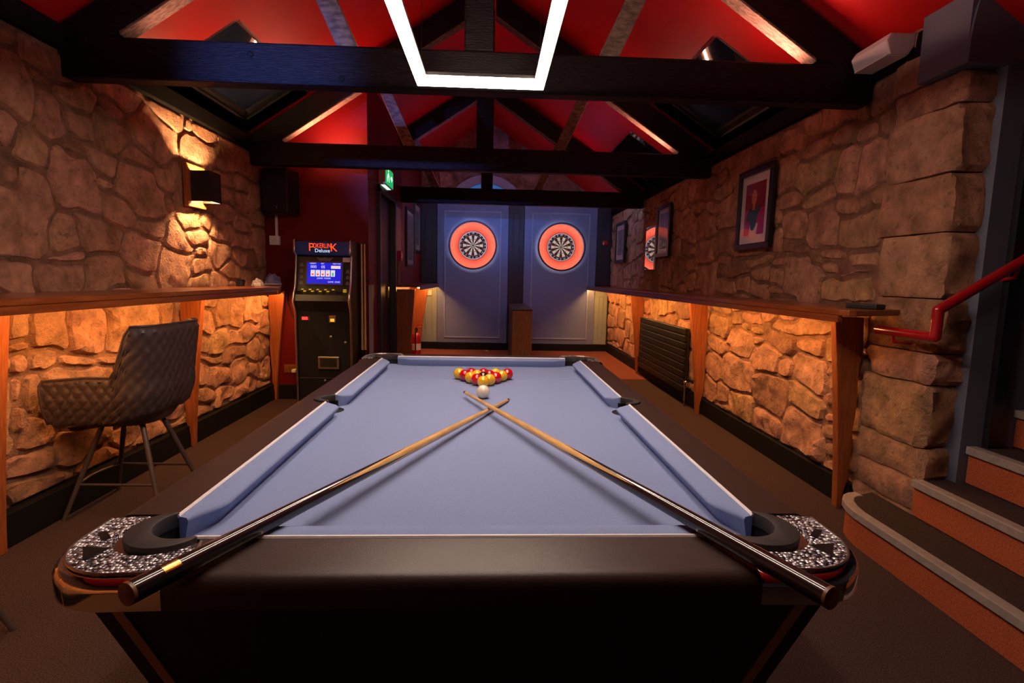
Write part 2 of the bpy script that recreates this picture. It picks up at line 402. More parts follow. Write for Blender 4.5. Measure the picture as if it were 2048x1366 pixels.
for i, (sd, x0, x1, y0, y1) in enumerate(SKY):
    nwin += 1
    lab = ['dark glazed roof window over the wall lamp', 'dark glazed roof window between the two nearest trusses, stair side', 'dark glazed roof window above the radiator'][i]
    wn = thing('window_%d' % nwin, lab, 'window', ((x0 + x1) / 2, (y0 + y1) / 2, roof((x0 + x1) / 2)), kind='structure')
    D = .16
    def P(x, y, d): return (x, y, roof(x) + d)
    g = G()
    for a, b in (((x0, y0), (x1, y0)), ((x1, y0), (x1, y1)), ((x1, y1), (x0, y1)), ((x0, y1), (x0, y0))):
        mid = Vector(((x0 + x1) / 2, (y0 + y1) / 2)); t = (Vector(b) - Vector(a)).normalized(); nrm = Vector((t.y, -t.x)) * .02
        a2, b2 = Vector(a) + nrm, Vector(b) + nrm
        g.add([P(*a, .0), P(*b, .0), P(*b2, .0), P(*a2, .0), P(*a, D + .02), P(*b, D + .02), P(*b2, D + .02), P(*a2, D + .02)], [(0, 3, 2, 1), (4, 5, 6, 7), (0, 1, 5, 4), (1, 2, 6, 5), (2, 3, 7, 6), (3, 0, 4, 7)])
    obj('reveal', g, mat('dark_reveal_%d' % i, (.020, .020, .026), .5), wn)
    g = G(); f = .035
    for (a0, a1, b0, b1) in ((x0, x1, y0, y0 + f), (x0, x1, y1 - f, y1), (x0, x0 + f, y0 + f, y1 - f), (x1 - f, x1, y0 + f, y1 - f)):
        q = [(a0, b0), (a1, b0), (a1, b1), (a0, b1)]
        g.add([P(x, y, D - .04) for x, y in q] + [P(x, y, D) for x, y in q], [(0, 3, 2, 1), (4, 5, 6, 7), (0, 1, 5, 4), (1, 2, 6, 5), (2, 3, 7, 6), (3, 0, 4, 7)])
    obj('window_frame', g, M_BLACK, wn)
    q = [(x0, y0), (x1, y0), (x1, y1), (x0, y1)]
    obj('pane', G().add([P(x, y, D - .015) for x, y in q] + [P(x, y, D) for x, y in q], [(0, 3, 2, 1), (4, 5, 6, 7), (0, 1, 5, 4), (1, 2, 6, 5), (2, 3, 7, 6), (3, 0, 4, 7)]), M_GLASS, wn)

# ---- rubble stone walls: every stone its own piece
def clip(poly, a, b, c):        # keep a*x + b*y <= c
    out = []
    for i in range(len(poly)):
        p, q = poly[i], poly[(i + 1) % len(poly)]
        dp, dq = a * p[0] + b * p[1] - c, a * q[0] + b * q[1] - c
        if dp <= 0: out.append(p)
        if dp * dq < 0:
            t = dp / (dp - dq); out.append((p[0] + t * (q[0] - p[0]), p[1] + t * (q[1] - p[1])))
    return out
def area(p): return abs(sum(p[i][0] * p[(i + 1) % len(p)][1] - p[(i + 1) % len(p)][0] * p[i][1] for i in range(len(p)))) / 2
def inset(poly, d):
    n = len(poly); A = sum(poly[i][0] * poly[(i + 1) % n][1] - poly[(i + 1) % n][0] * poly[i][1] for i in range(n))
    if A < 0: poly = poly[::-1]
    out = list(poly)
    for i in range(n):
        p, q = poly[i], poly[(i + 1) % n]; ex, ey = q[0] - p[0], q[1] - p[1]; l = math.hypot(ex, ey)
        if l < 1e-6: continue
        nx, ny = ey / l, -ex / l
        out = clip(out, nx, ny, nx * p[0] + ny * p[1] - d)
        if len(out) < 3: return []
    return out
def chaikin(p, k=.22, it=2):
    for _ in range(it):
        o = []
        for i in range(len(p)):
            a, b = p[i], p[(i + 1) % len(p)]
            o.append((a[0] + (b[0] - a[0]) * k, a[1] + (b[1] - a[1]) * k)); o.append((b[0] - (b[0] - a[0]) * k, b[1] - (b[1] - a[1]) * k))
        p = o
    return p
def pip(x, y, p):
    r = False; j = len(p) - 1
    for i in range(len(p)):
        if (p[i][1] > y) != (p[j][1] > y) and x < (p[j][0] - p[i][0]) * (y - p[i][1]) / (p[j][1] - p[i][1]) + p[i][0]: r = not r
        j = i
    return r
def edist(x, y, p):
    m = 9
    for i in range(len(p)):
        ax, ay = p[i]; bx, by = p[(i + 1) % len(p)]; dx, dy = bx - ax, by - ay; l = dx * dx + dy * dy
        t = 0 if l == 0 else max(0, min(1, ((x - ax) * dx + (y - ay) * dy) / l)); m = min(m, math.hypot(x - ax - t * dx, y - ay - t * dy))
    return m
def stone_geo(poly, proud, rough, step, seed, place):
    """a rough-faced stone over a wandering outline; place(u, v, h) gives the point"""
    pl = []
    for q in poly:
        v = noise.noise_vector(Vector((q[0] * 11, q[1] * 11, seed * .13))) * .006; pl.append((q[0] + v.x, q[1] + v.y))
    A = np.array(pl); Bn = np.roll(A, -1, 0); E_ = Bn - A; EL = (E_ ** 2).sum(1) + 1e-12
    def edist(x, y):
        dx, dy = x - A[:, 0], y - A[:, 1]; t = np.clip((dx * E_[:, 0] + dy * E_[:, 1]) / EL, 0, 1)
        return float(np.sqrt(((dx - t * E_[:, 0]) ** 2 + (dy - t * E_[:, 1]) ** 2).min()))
    xs, ys = A[:, 0], A[:, 1]; pts = []
    y = ys.min() + step * .6; row = 0
    while y < ys.max():
        x = xs.min() + step * (.3 + .5 * (row % 2))
        while x < xs.max():
            jx, jy = x + R.uniform(-.25, .25) * step, y + R.uniform(-.25, .25) * step
            if pip(jx, jy, pl) and edist(jx, jy) > .022: pts.append((jx, jy))
            x += step
        y += step * .87; row += 1
    nb = len(pl); cxm, cym = xs.mean(), ys.mean(); ring = []
    nrm = np.stack([(np.roll(A, -1, 0) - np.roll(A, 1, 0))[:, 1], -(np.roll(A, -1, 0) - np.roll(A, 1, 0))[:, 0]], 1); nrm /= np.linalg.norm(nrm, axis=1)[:, None] + 1e-9
    for q, n_ in zip(pl, nrm):           # a second ring just inside the edge gives the arris
        for sg in (-1, 1):
            c = (q[0] + sg * n_[0] * .010, q[1] + sg * n_[1] * .010)
            if pip(c[0], c[1], pl) and edist(*c) > .0075: ring.append(c); break
    allp = [Vector(q) for q in pl + pts + ring]
    r = geometry.delaunay_2d_cdt(allp, [(i, (i + 1) % nb) for i in range(nb)], [list(range(nb))], 1, 1e-5)
    vs, fs = r[0], r[2]; P3 = []
    ta = R.uniform(0, 6.28)
    for i, q in enumerate(vs):
        d = 0 if any(k < nb for k in r[3][i]) else edist(q.x, q.y)
        base = proud * (1 - math.exp(-d / .0065))
        nn = noise.fractal(Vector((q.x * 6, q.y * 6, seed * .37)), 1.0, 2.0, 3) * rough + noise.noise(Vector((q.x * 21, q.y * 21, seed * .71))) * rough * .5
        nn -= abs(noise.noise(Vector((q.x * 13 + seed, q.y * 13, seed)))) * rough * .55
        cell = noise.cell(Vector((q.x * 9 + seed, q.y * 7, seed))) * rough * .25
        tilt = rough * .7 * ((q.x - cxm) * math.sin(ta) + (q.y - cym) * math.cos(ta)) / .2
        h = -.008 if d == 0 else max(.002, base + (nn + tilt + cell) * min(1, d / .025))
        P3.append(place(q.x, q.y, h))
    return G().add(P3, [tuple(f) for f in fs])
def rubble(seeds, y0, y1, z0, z1, res):
    """seeds (y, z, half width, half height) to one outline each, joints left open between them"""
    ny, nz = int((y1 - y0) / res), int((z1 - z0) / res)
    Yg, Zg = np.meshgrid(y0 + (np.arange(ny) + .5) * res, z0 + (np.arange(nz) + .5) * res, indexing='ij')
    Yw, Zw = Yg.copy(), Zg.copy()
    for k in range(6):
        fy, fz, ph, q2 = R.uniform(-16, 16), R.uniform(-16, 16), R.uniform(0, 6.3), R.uniform(0, 6.3)
        Yw += .007 * np.sin(fy * Yg + fz * Zg + ph); Zw += .007 * np.sin(fy * Zg - fz * Yg + q2)
    best = np.full(Yg.shape, 1e9); lab = np.full(Yg.shape, -1)
    for i, (y, z, a, b) in enumerate(seeds):
        ro = R.uniform(-.16, .16); u = (Yw - y) * math.cos(ro) + (Zw - z) * math.sin(ro); v = -(Yw - y) * math.sin(ro) + (Zw - z) * math.cos(ro)
        pw = R.choice((2.6, 3.5, 5.0)); d = (np.abs(u / a) ** pw + np.abs(v / b) ** pw) ** (1 / pw)
        m_ = d < best; best[m_] = d[m_]; lab[m_] = i
    L_ = np.pad(lab, 1, constant_values=-2); keep = np.ones(lab.shape, bool)
    for dy_, dz_ in ((0, 1), (2, 1), (1, 0), (1, 2)): keep &= L_[dy_:dy_ + ny, dz_:dz_ + nz] == lab
    lab = np.where(keep, lab, -1); polys = []
    for i, sd in enumerate(seeds):
        cells = set(map(tuple, np.argwhere(lab == i)))
        if len(cells) < 12: continue
        nxt = {}
        for (a, b) in cells:
            for (p, q, nb_) in (((a, b), (a + 1, b), (a, b - 1)), ((a + 1, b), (a + 1, b + 1), (a + 1, b)), ((a + 1, b + 1), (a, b + 1), (a, b + 1)), ((a, b + 1), (a, b), (a - 1, b))):
                if nb_ not in cells: nxt.setdefault(p, []).append(q)
        loops = []
        while nxt:
            st_ = next(iter(nxt)); lp = [st_]; c = st_
            while True:
                q = nxt[c].pop()
                if not nxt[c]: del nxt[c]
                if q == st_: break
                lp.append(q); c = q
                if c not in nxt: break
            loops.append(lp)
        lp = np.array(max(loops, key=len), float)
        for _ in range(5): lp = .5 * lp + .25 * (np.roll(lp, 1, 0) + np.roll(lp, -1, 0))
        seg = np.linalg.norm(np.roll(lp, -1, 0) - lp, axis=1); tot = seg.sum() * res; n = max(8, int(tot / .028))
        cum = np.concatenate([[0], np.cumsum(seg)]); lp2 = np.vstack([lp, lp[:1]]); tt = np.linspace(0, cum[-1], n, endpoint=False)
        P_ = np.stack([np.interp(tt, cum, lp2[:, 0]), np.interp(tt, cum, lp2[:, 1])], 1)
        P_ = P_ * res + np.array([y0, z0])
        if area([tuple(q) for q in P_]) < .0025: continue
        polys.append(([(float(a), float(b)) for a, b in P_], sd))
    return polys
def fill(seeds, dom, rmin, rmax, tries, keep=.86):
    for t in range(tries):
        rr = rmax - (rmax - rmin) * (t / tries); ra = R.uniform(1.0, 1.55); a, b = rr * ra, rr / ra; y, z = R.uniform(dom[0], dom[1]), R.uniform(dom[2], dom[3])
        if all(abs(y - q[0]) > (a + q[2]) * keep or abs(z - q[1]) > (b + q[3]) * keep for q in seeds): seeds.append((y, z, a, b))
    return seeds
def px_seeds(rows, zx, zy, k, wx):
    out = []
    for (x, y, sw, sh) in rows:
        X, Yp = zx + x / k, zy + y / k; c = on(0, wx, X, Yp)
        a = on(0, wx, X - sw / k / 2, Yp); b = on(0, wx, X + sw / k / 2, Yp); e = on(0, wx, X, Yp - sh / k / 2); f = on(0, wx, X, Yp + sh / k / 2)
        ww, hh = abs(a.y - b.y), abs(e.z - f.z); out.append((c.y, c.z, ww / 2, hh / 2))
    return out
# stones read off the photograph (centre and size in enlarged views of it)
LS = px_seeds([(85, 340, 170, 260), (55, 560, 120, 180), (185, 650, 170, 170), (25, 760, 60, 90), (90, 785, 100, 110), (135, 960, 270, 400), (220, 320, 90, 90), (215, 220, 140, 150), (70, 150, 120, 100), (265, 480, 150, 200), (370, 420, 160, 120), (580, 400, 180, 100), (570, 590, 170, 110), (490, 560, 60, 110), (390, 520, 110, 150), (390, 810, 220, 260), (510, 720, 150, 130), (380, 680, 80, 50), (690, 710, 110, 100), (770, 600, 180, 180), (690, 870, 200, 220), (535, 830, 60, 60), (595, 960, 170, 140), (740, 1030, 120, 100), (335, 1060, 130, 140), (505, 1070, 200, 190), (690, 1150, 170, 170), (350, 1160, 170, 50), (90, 1260, 190, 140), (310, 1260, 230, 120), (540, 1240, 180, 160), (690, 1260, 160, 100), (800, 790, 90, 100), (850, 1220, 140, 180), (860, 1070, 100, 120), (930, 1000, 110, 110)], 0, 20, 2.355, -2.1)
LS += px_seeds([(110, 680, 200, 180), (390, 650, 230, 200), (200, 560, 150, 180), (420, 450, 200, 160), (610, 750, 200, 180), (580, 930, 140, 160), (690, 950, 120, 180), (350, 870, 160, 250), (160, 1010, 200, 160), (130, 1170, 180, 140), (350, 1180, 140, 140), (480, 1050, 160, 150), (400, 250, 200, 170), (560, 330, 160, 180), (400, 100, 200, 150), (600, 150, 160, 160)], 380, 340, 5.256, -2.1)
LS += px_seeds([(185, 160, 130, 190), (395, 210, 250, 280), (645, 200, 230, 300), (940, 170, 330, 300), (1160, 100, 110, 180), (190, 315, 130, 80), (170, 420, 100, 160), (330, 440, 220, 130), (560, 430, 250, 100), (800, 400, 180, 60), (160, 610, 90, 200), (250, 620, 120, 240), (170, 800, 100, 190), (300, 930, 200, 220), (250, 1110, 330, 180), (270, 1290, 360, 160), (600, 960, 330, 150), (920, 880, 200, 150), (1020, 760, 200, 120), (730, 1090, 240, 100), (1080, 930, 240, 150)], 0, 600, 3.414, -2.1)
LS += px_seeds([(1240, 590, 120, 100), (1220, 700, 110, 130), (1320, 650, 110, 180), (1400, 640, 90, 180), (1490, 640, 100, 160), (1210, 860, 90, 130), (1310, 830, 140, 110), (1430, 790, 150, 110), (1260, 930, 180, 70), (1400, 900, 150, 90), (1500, 880, 90, 110), (1200, 1010, 90, 140), (1310, 1040, 130, 130), (1420, 1000, 120, 130), (1510, 990, 70, 130), (1220, 1140, 140, 90), (1330, 1130, 130, 90), (1450, 1100, 130, 90), (1200, 1230, 100, 70)], 0, 400, 2.926, -2.1)
RS = px_seeds([(660, 100, 160, 160), (840, 140, 160, 110), (1010, 80, 170, 130), (1180, 60, 130, 100), (630, 330, 110, 230), (830, 340, 250, 230), (1030, 310, 150, 260), (1300, 270, 320, 320), (660, 520, 160, 110), (860, 500, 180, 140), (1040, 560, 150, 100), (1160, 520, 60, 90), (1310, 480, 260, 110), (690, 720, 150, 190), (870, 710, 190, 260), (1110, 710, 250, 240), (1330, 670, 150, 170), (700, 850, 160, 80), (950, 880, 140, 80), (1160, 900, 240, 110), (1395, 895, 200, 140), (1430, 780, 150, 60), (840, 930, 90, 70), (440, 930, 160, 60), (590, 950, 80, 60), (280, 990, 120, 100), (470, 1030, 90, 100), (560, 1040, 90, 100), (730, 1050, 220, 260), (940, 970, 90, 80), (1010, 950, 60, 80), (1100, 1000, 220, 50), (1040, 1140, 320, 180), (1340, 1040, 220, 110), (1330, 1150, 220, 80), (90, 1040, 130, 180), (190, 1000, 60, 70), (210, 1100, 120, 100), (330, 1100, 100, 90), (440, 1120, 110, 90), (560, 1130, 90, 60), (630, 1170, 150, 50), (200, 430, 100, 110), (250, 580, 140, 180), (200, 830, 120, 130), (80, 860, 130, 180), (290, 780, 70, 100), (560, 800, 70, 140), (80, 700, 120, 150)], 1380, 250, 3.4155, 1.965)
RS += px_seeds([(140, 120, 150, 190), (270, 90, 80, 90), (410, 60, 160, 110), (345, 130, 60, 60), (435, 160, 100, 60), (750, 120, 400, 110), (610, 240, 240, 170), (300, 260, 180, 200), (430, 235, 90, 80), (115, 270, 150, 110), (500, 390, 240, 230), (870, 290, 200, 120), (1020, 310, 100, 180), (840, 510, 260, 280), (660, 470, 110, 150), (1030, 530, 90, 180), (95, 440, 110, 200), (280, 520, 230, 270), (530, 680, 270, 260), (820, 740, 270, 210), (1000, 700, 70, 130), (60, 640, 90, 180), (290, 760, 180, 240), (170, 830, 150, 150), (500, 910, 200, 200), (800, 1030, 330, 370), (1020, 1000, 100, 150), (1030, 870, 110, 90), (1030, 1160, 90, 150)], 1400, 620, 4.019, 1.965)
LS = [s for s in LS if 1.5 < s[0] < 5.08 and .05 < s[1] < 2.3]; RS = [s for s in RS if 2.6 < s[0] < 8.7 and .05 < s[1] < 2.3]
fill(LS, (1.35, 5.08, .10, 2.28), .05, .17, 4000); fill(RS, (2.62, 8.8, .10, 2.33), .055, .16, 8000)
def stone_wall(wall, polys, place, near, grow=1):
    for p, s in polys:
        low = s[1] < 1.05
        g = stone_geo(p, (.027 if low else .017) * R.uniform(.7, 1.15), (.027 if low else .012) * R.uniform(.7, 1.35) * grow, near(s[0]), R.uniform(0, 90), place)
        c0 = place(s[0], s[1], 0)
        o = obj('stone', g, M_STONE, None, smooth=32, origin=c0, fixn=False); o.parent = wall; o.location = Vector(c0) - ORG[wall.name]
    return len(polys)
gw = G().box(XL - .3, XL, YB, 5.1, 0, 2.5)
wl = struct('wall_left', gw, M_MORTAR, 'rubble sandstone wall behind the stool and wall lamp', 'wall')
n1 = stone_wall(wl, rubble(LS, 1.35, 5.09, .148, 2.28, .009), lambda u, v, h: Vector((XL + .004 + h, u, v)), lambda y: .028)
# the right wall stops at a pier by the stairs
gw = G().box(XR, XR + .3, 2.36, 9.1, 0, 2.46)
wr = struct('wall_right', gw, M_MORTAR, 'rubble sandstone wall with framed pictures and radiator', 'wall')
n2 = stone_wall(wr, rubble(RS, 2.655, 8.81, .138, 2.28, .010), lambda u, v, h: Vector((XR - .004 - h, u, v)), lambda y: .030 if y < 4.2 else (.045 if y < 6 else .07))
# quoin blocks of the pier, one per course
qz = [.0, .176, .322, .477, .77, .914, 1.162, 1.455, 1.71, 1.997, 2.13, 2.4]
for i in range(len(qz) - 1):
    z0, z1 = qz[i] + .003, qz[i + 1] - .003; ye = [2.64, 2.62, 2.645, 2.65, 2.63, 2.645, 2.62, 2.65, 2.645, 2.63, 2.64][i]
    x0 = XR - .036; x1 = 2.118; y0 = 2.25
    g = G(); nu = 16; nx = 7; nz = max(5, int((z1 - z0) / .022)); sd = i * 7.3
    path = [(x0, ye - (ye - y0) * k / nu, 0) for k in range(nu)] + [(x0 + (x1 - x0) * k / nx, y0, 1) for k in range(nx + 1)]
    def fn(a, b):
        x, y, s = path[a]; z = z0 + (z1 - z0) * b / nz
        ed = min(b, nz - b); e = -.010 if ed == 0 else 0
        rg = .050 if qz[i] < 1.1 else .032
        d = (noise.fractal(Vector((x * 5 + sd, y * 5, z * 5)), 1, 2, 3) * .6 - abs(noise.noise(Vector((x * 13 + sd, y * 13, z * 13)))) * .5) * rg + e + .006
        if a == 0: d -= .01
        if a == nu: return Vector((x - d * .6 + .006, y - d * .6 + .006, z))
        return Vector((x, y - d - (.012 if s and 0 < ed else 0), z)) if s else Vector((x - d, y, z))
    np_ = len(path)
    vs = [fn(a, b) for a in range(np_) for b in range(nz + 1)]; fs = [(a * (nz + 1) + b, (a + 1) * (nz + 1) + b, (a + 1) * (nz + 1) + b + 1, a * (nz + 1) + b + 1) for a in range(np_ - 1) for b in range(nz)]
    # top and bottom beds
    bk = Vector((x1, ye, 0)); vs += [Vector((x1, ye, z0)), Vector((x1, ye, z1))]; l = len(vs)
    for a in range(np_ - 1): fs += [(a * (nz + 1), l - 2, (a + 1) * (nz + 1)), (a * (nz + 1) + nz, (a + 1) * (nz + 1) + nz, l - 1)]
    obj('quoin', G().add(vs, fs), M_STONE, wr, smooth=35)
# red corner room
wf = struct('wall_corner_front', G().box(-2.44, -1.175, 5.1, 5.2, 0, 3.02), M_REDWALL, 'red painted wall behind the poker arcade machine', 'wall')
g = G()
for (y0, y1, z0, z1) in ((5.2, 5.52, 0, 3.02), (5.52, 6.40, 2.10, 3.02), (6.40, 8.9, 0, 3.02)): g.box(-1.275, -1.175, y0, y1, z0, z1)
ws = struct('wall_corner_side', g, M_REDWALL, 'red painted side wall with door and hanging pictures', 'wall')
# gable behind the dartboards with an arched window
def gable_poly():
    return [(-2.2, 0), (2.3, 0), (2.3, roof(2.3)), (RIDGE_X, RIDGE_Z), (-2.2, roof(-2.2))]
acx, acz, ar = -.11, 2.19, .64
hole = [(acx - ar, 1.9)] + [(acx + ar * math.cos(a), acz + ar * math.sin(a)) for a in [PI - PI * k / 24 for k in range(25)]] + [(acx + ar, 1.9)]
outer = gable_poly()
tri = geometry.tessellate_polygon([[Vector((x, z, 0)) for x, z in outer], [Vector((x, z, 0)) for x, z in hole]])
pts = outer + hole
g = G(); g.add([(x, YD + .06, z) for x, z in pts] + [(x, YD + .26, z) for x, z in pts], [tuple(t) for t in tri] + [tuple(i + len(pts) for i in t[::-1]) for t in tri])
no, nh, T0 = len(outer), len(hole), len(pts)
g.f += [(no + k, no + (k + 1) % nh, T0 + no + (k + 1) % nh, T0 + no + k) for k in range(nh)]
wg = struct('wall_far', g, M_MORTAR, 'stone gable wall rising behind the dartboard panels', 'wall', fixn=False)
GS = [q for q in fill([], (-2.0, 2.1, 2.3, 3.7), .07, .15, 1500) if q[1] + q[3] < roof(q[0]) - .02]
for p, sd_ in rubble(GS, -2.1, 2.2, 2.3, 3.72, .012):
    if any(math.hypot(q[0] - acx, max(0, q[1] - acz)) < ar + .07 or q[1] > roof(q[0]) - .02 for q in p): continue
    g = stone_geo(p, .025, .010, .07, R.uniform(0, 90), lambda u, v, h: Vector((u, YD + .055 - h, v)))
    o = obj('stone', g, M_STONE, None, smooth=32, origin=(sd_[0], YD + .06, sd_[1])); o.parent = wg; o.location = Vector((sd_[0], YD + .06, sd_[1])) - ORG[wg.name]
w1 = thing('window_1', 'arched gable window with pale frame showing blue night sky', 'window', (acx, YD + .1, 2.0), kind='structure')
obj('window_frame', G().ringflat((acx, YD, acz), .56, .69, 32, 1, .03, .12, 0, PI).box(acx - .69, acx - .56, YD + .03, YD + .12, 1.9, acz).box(acx + .56, acx + .69, YD + .03, YD + .12, 1.9, acz).box(acx - .02, acx + .02, YD + .05, YD + .10, 1.9, acz + .57), mat('pale_window_frame', (.42, .40, .46), .5), w1)
obj('pane', G().prism([(acx - .57, 1.9)] + [(acx + .57 * math.cos(PI - PI * k / 20), acz + .57 * math.sin(PI - PI * k / 20)) for k in range(21)] + [(acx + .57, 1.9)], 1, YD + .07, YD + .08), M_WINGLASS, w1)
# unseen end of the room and the stair side
struct('wall_behind', G().box(-2.44, 4.2, YB - .1, YB, 0, 4.0), M_GREY, 'slate blue painted wall behind the camera', 'wall')
struct('ceiling_stair', G().box(1.95, 4.2, YB, 2.30, 2.9, 3.0), M_GREY, 'plain ceiling above the stairs', 'ceiling')
struct('wall_stair', G().box(2.112, 4.2, 2.2, 2.3, 0, 2.9), M_GREY, 'slate blue painted wall beside the stairs', 'wall')
struct('wall_stair_top', G().box(4.1, 4.2, YB, 2.2, 0, 3.0), M_GREY, 'slate blue wall at the top of the stairs', 'wall')
g = G()
hp = [(1.93, 2.13), (1.93, 2.22), (1.935, 2.28), (1.945, 2.34), (1.96, 2.40), (1.985, 2.46), (2.02, 2.52), (2.06, 2.56), (2.3, 2.6), (2.3, 2.13)]
g.prism(hp, 1, 2.19, 2.20); g.box(1.93, 2.3, 2.20, 2.45, 2.13, 2.55)
struct('wall_header', g, M_GREY, 'slate blue plastered bulkhead above the stair opening', 'wall')
struct('trim_1', G().box(2.21, 2.27, 2.17, 2.2, .51, 2.13), M_BLACK, 'black door casing beside the stairs', 'trim')
# wall plates under the eaves
def plate(name, x0, x1, y0, y1, lab):
    struct(name, G().box(x0, x1, y0, y1, 2.275, 2.385), M_PLATE, lab, 'trim', bevel=.006)
plate('trim_2', XL, XL + .045, YB, 5.1, 'black timber wall plate above the stone wall with the lamp')
plate('trim_3', XR - .045, XR, 2.46, 8.8, 'black timber wall plate above the stone wall with pictures')
# skirting
struct('baseboard_left', G().box(XL, -2.078, YB, 5.1, 0, .15), M_BASE, 'black skirting board along the stone wall behind the stool', 'skirting', bevel=.004)
struct('baseboard_right', G().box(1.955, XR, 2.655, 8.8, 0, .14), M_BASE, 'black skirting board along the stone wall with radiator', 'skirting', bevel=.004)
struct('baseboard_corner', G().box(-2.06, -1.175, 5.075, 5.1, 0, .14), M_BASE, 'black skirting board under the red wall', 'skirting', bevel=.004)

# ---- panelled dartboard wall
yp = YD
struct('wall_dart', G().box(-1.175, XR, yp, yp + .05, 0, 2.45), M_DARKWALL, 'dark plum panelled wall behind the dartboards', 'wall')
def moulding(g, x0, x1, z0, z1, y, wd=.022, d=.014):
    g.box(x0, x1, y - d, y, z0, z0 + wd); g.box(x0, x1, y - d, y, z1 - wd, z1); g.box(x0, x0 + wd, y - d, y, z0 + wd, z1 - wd); g.box(x1 - wd, x1, y - d, y, z0 + wd, z1 - wd); return g
def backboard(x0, x1, lab):
    t = thing('dart_backboard', lab, 'panel', ((x0 + x1) / 2, yp, .12))
    obj('board', G().box(x0, x1, yp - .05, yp, .12, 2.405), M_PANEL, t, bevel=.006)
    obj('moulding', moulding(G(), x0 + .115, x1 - .115, .20, 2.29, yp - .05, .024, .020), mat('pale_moulding_%d' % int(x0 * 10), (.30, .33, .46), .4), t, bevel=.006)  # moulding set paler than the board
    obj('baseboard', G().box(x0, x1, yp - .075, yp, 0, .12), M_BASE, t)
    return t
backboard(-.905, .262, 'tall blue-grey moulded panel behind the dartboard nearer the red wall')
backboard(.526, 1.728, 'tall blue-grey moulded panel behind the dartboard nearer the pictures')
def pilaster(x0, x1, z0, z1, m, lab, cat='panel'):
    t = thing('wall_panel', lab, cat, ((x0 + x1) / 2, yp, z0))
    obj('board', G().box(x0, x1, yp - .02, yp, z0, z1), m, t, bevel=.004)
    if x1 - x0 > .15: obj('moulding', moulding(G(), x0 + .07, x1 - .07, z0 + .1, z1 - .12, yp - .02, .014, .010), m, t, bevel=.003)
    return t
pilaster(-1.172, -.91, .12, 1.06, M_GREEN, 'pale sage moulded panel below the narrow shelf with the light switch')
pilaster(1.733, 1.955, .12, 1.06, M_GREEN, 'pale sage moulded panel below the end of the long stone wall counter')
pilaster(-1.172, -.91, 1.12, 2.40, M_DARKWALL, 'dark plum moulded panel beside the red wall')
pilaster(.267, .521, .12, 2.40, M_DARKWALL, 'dark plum moulded panel between the two dartboards')
pilaster(1.733, 1.955, 1.12, 2.40, M_DARKWALL, 'dark plum moulded panel by the stone wall with red alarm')
for i, (a, b) in enumerate(((-1.172, -.908), (.265, .523), (1.731, 1.955))):
    struct('baseboard_far' if i == 0 else 'baseboard_far.00%d' % i, G().box(a, b, yp - .04, yp, 0, .12), M_BASE, ['black skirting below the narrow sage panel with the switch', 'black skirting behind the oak divider', 'black skirting below the narrow sage panel by the stone wall'][i], 'skirting')

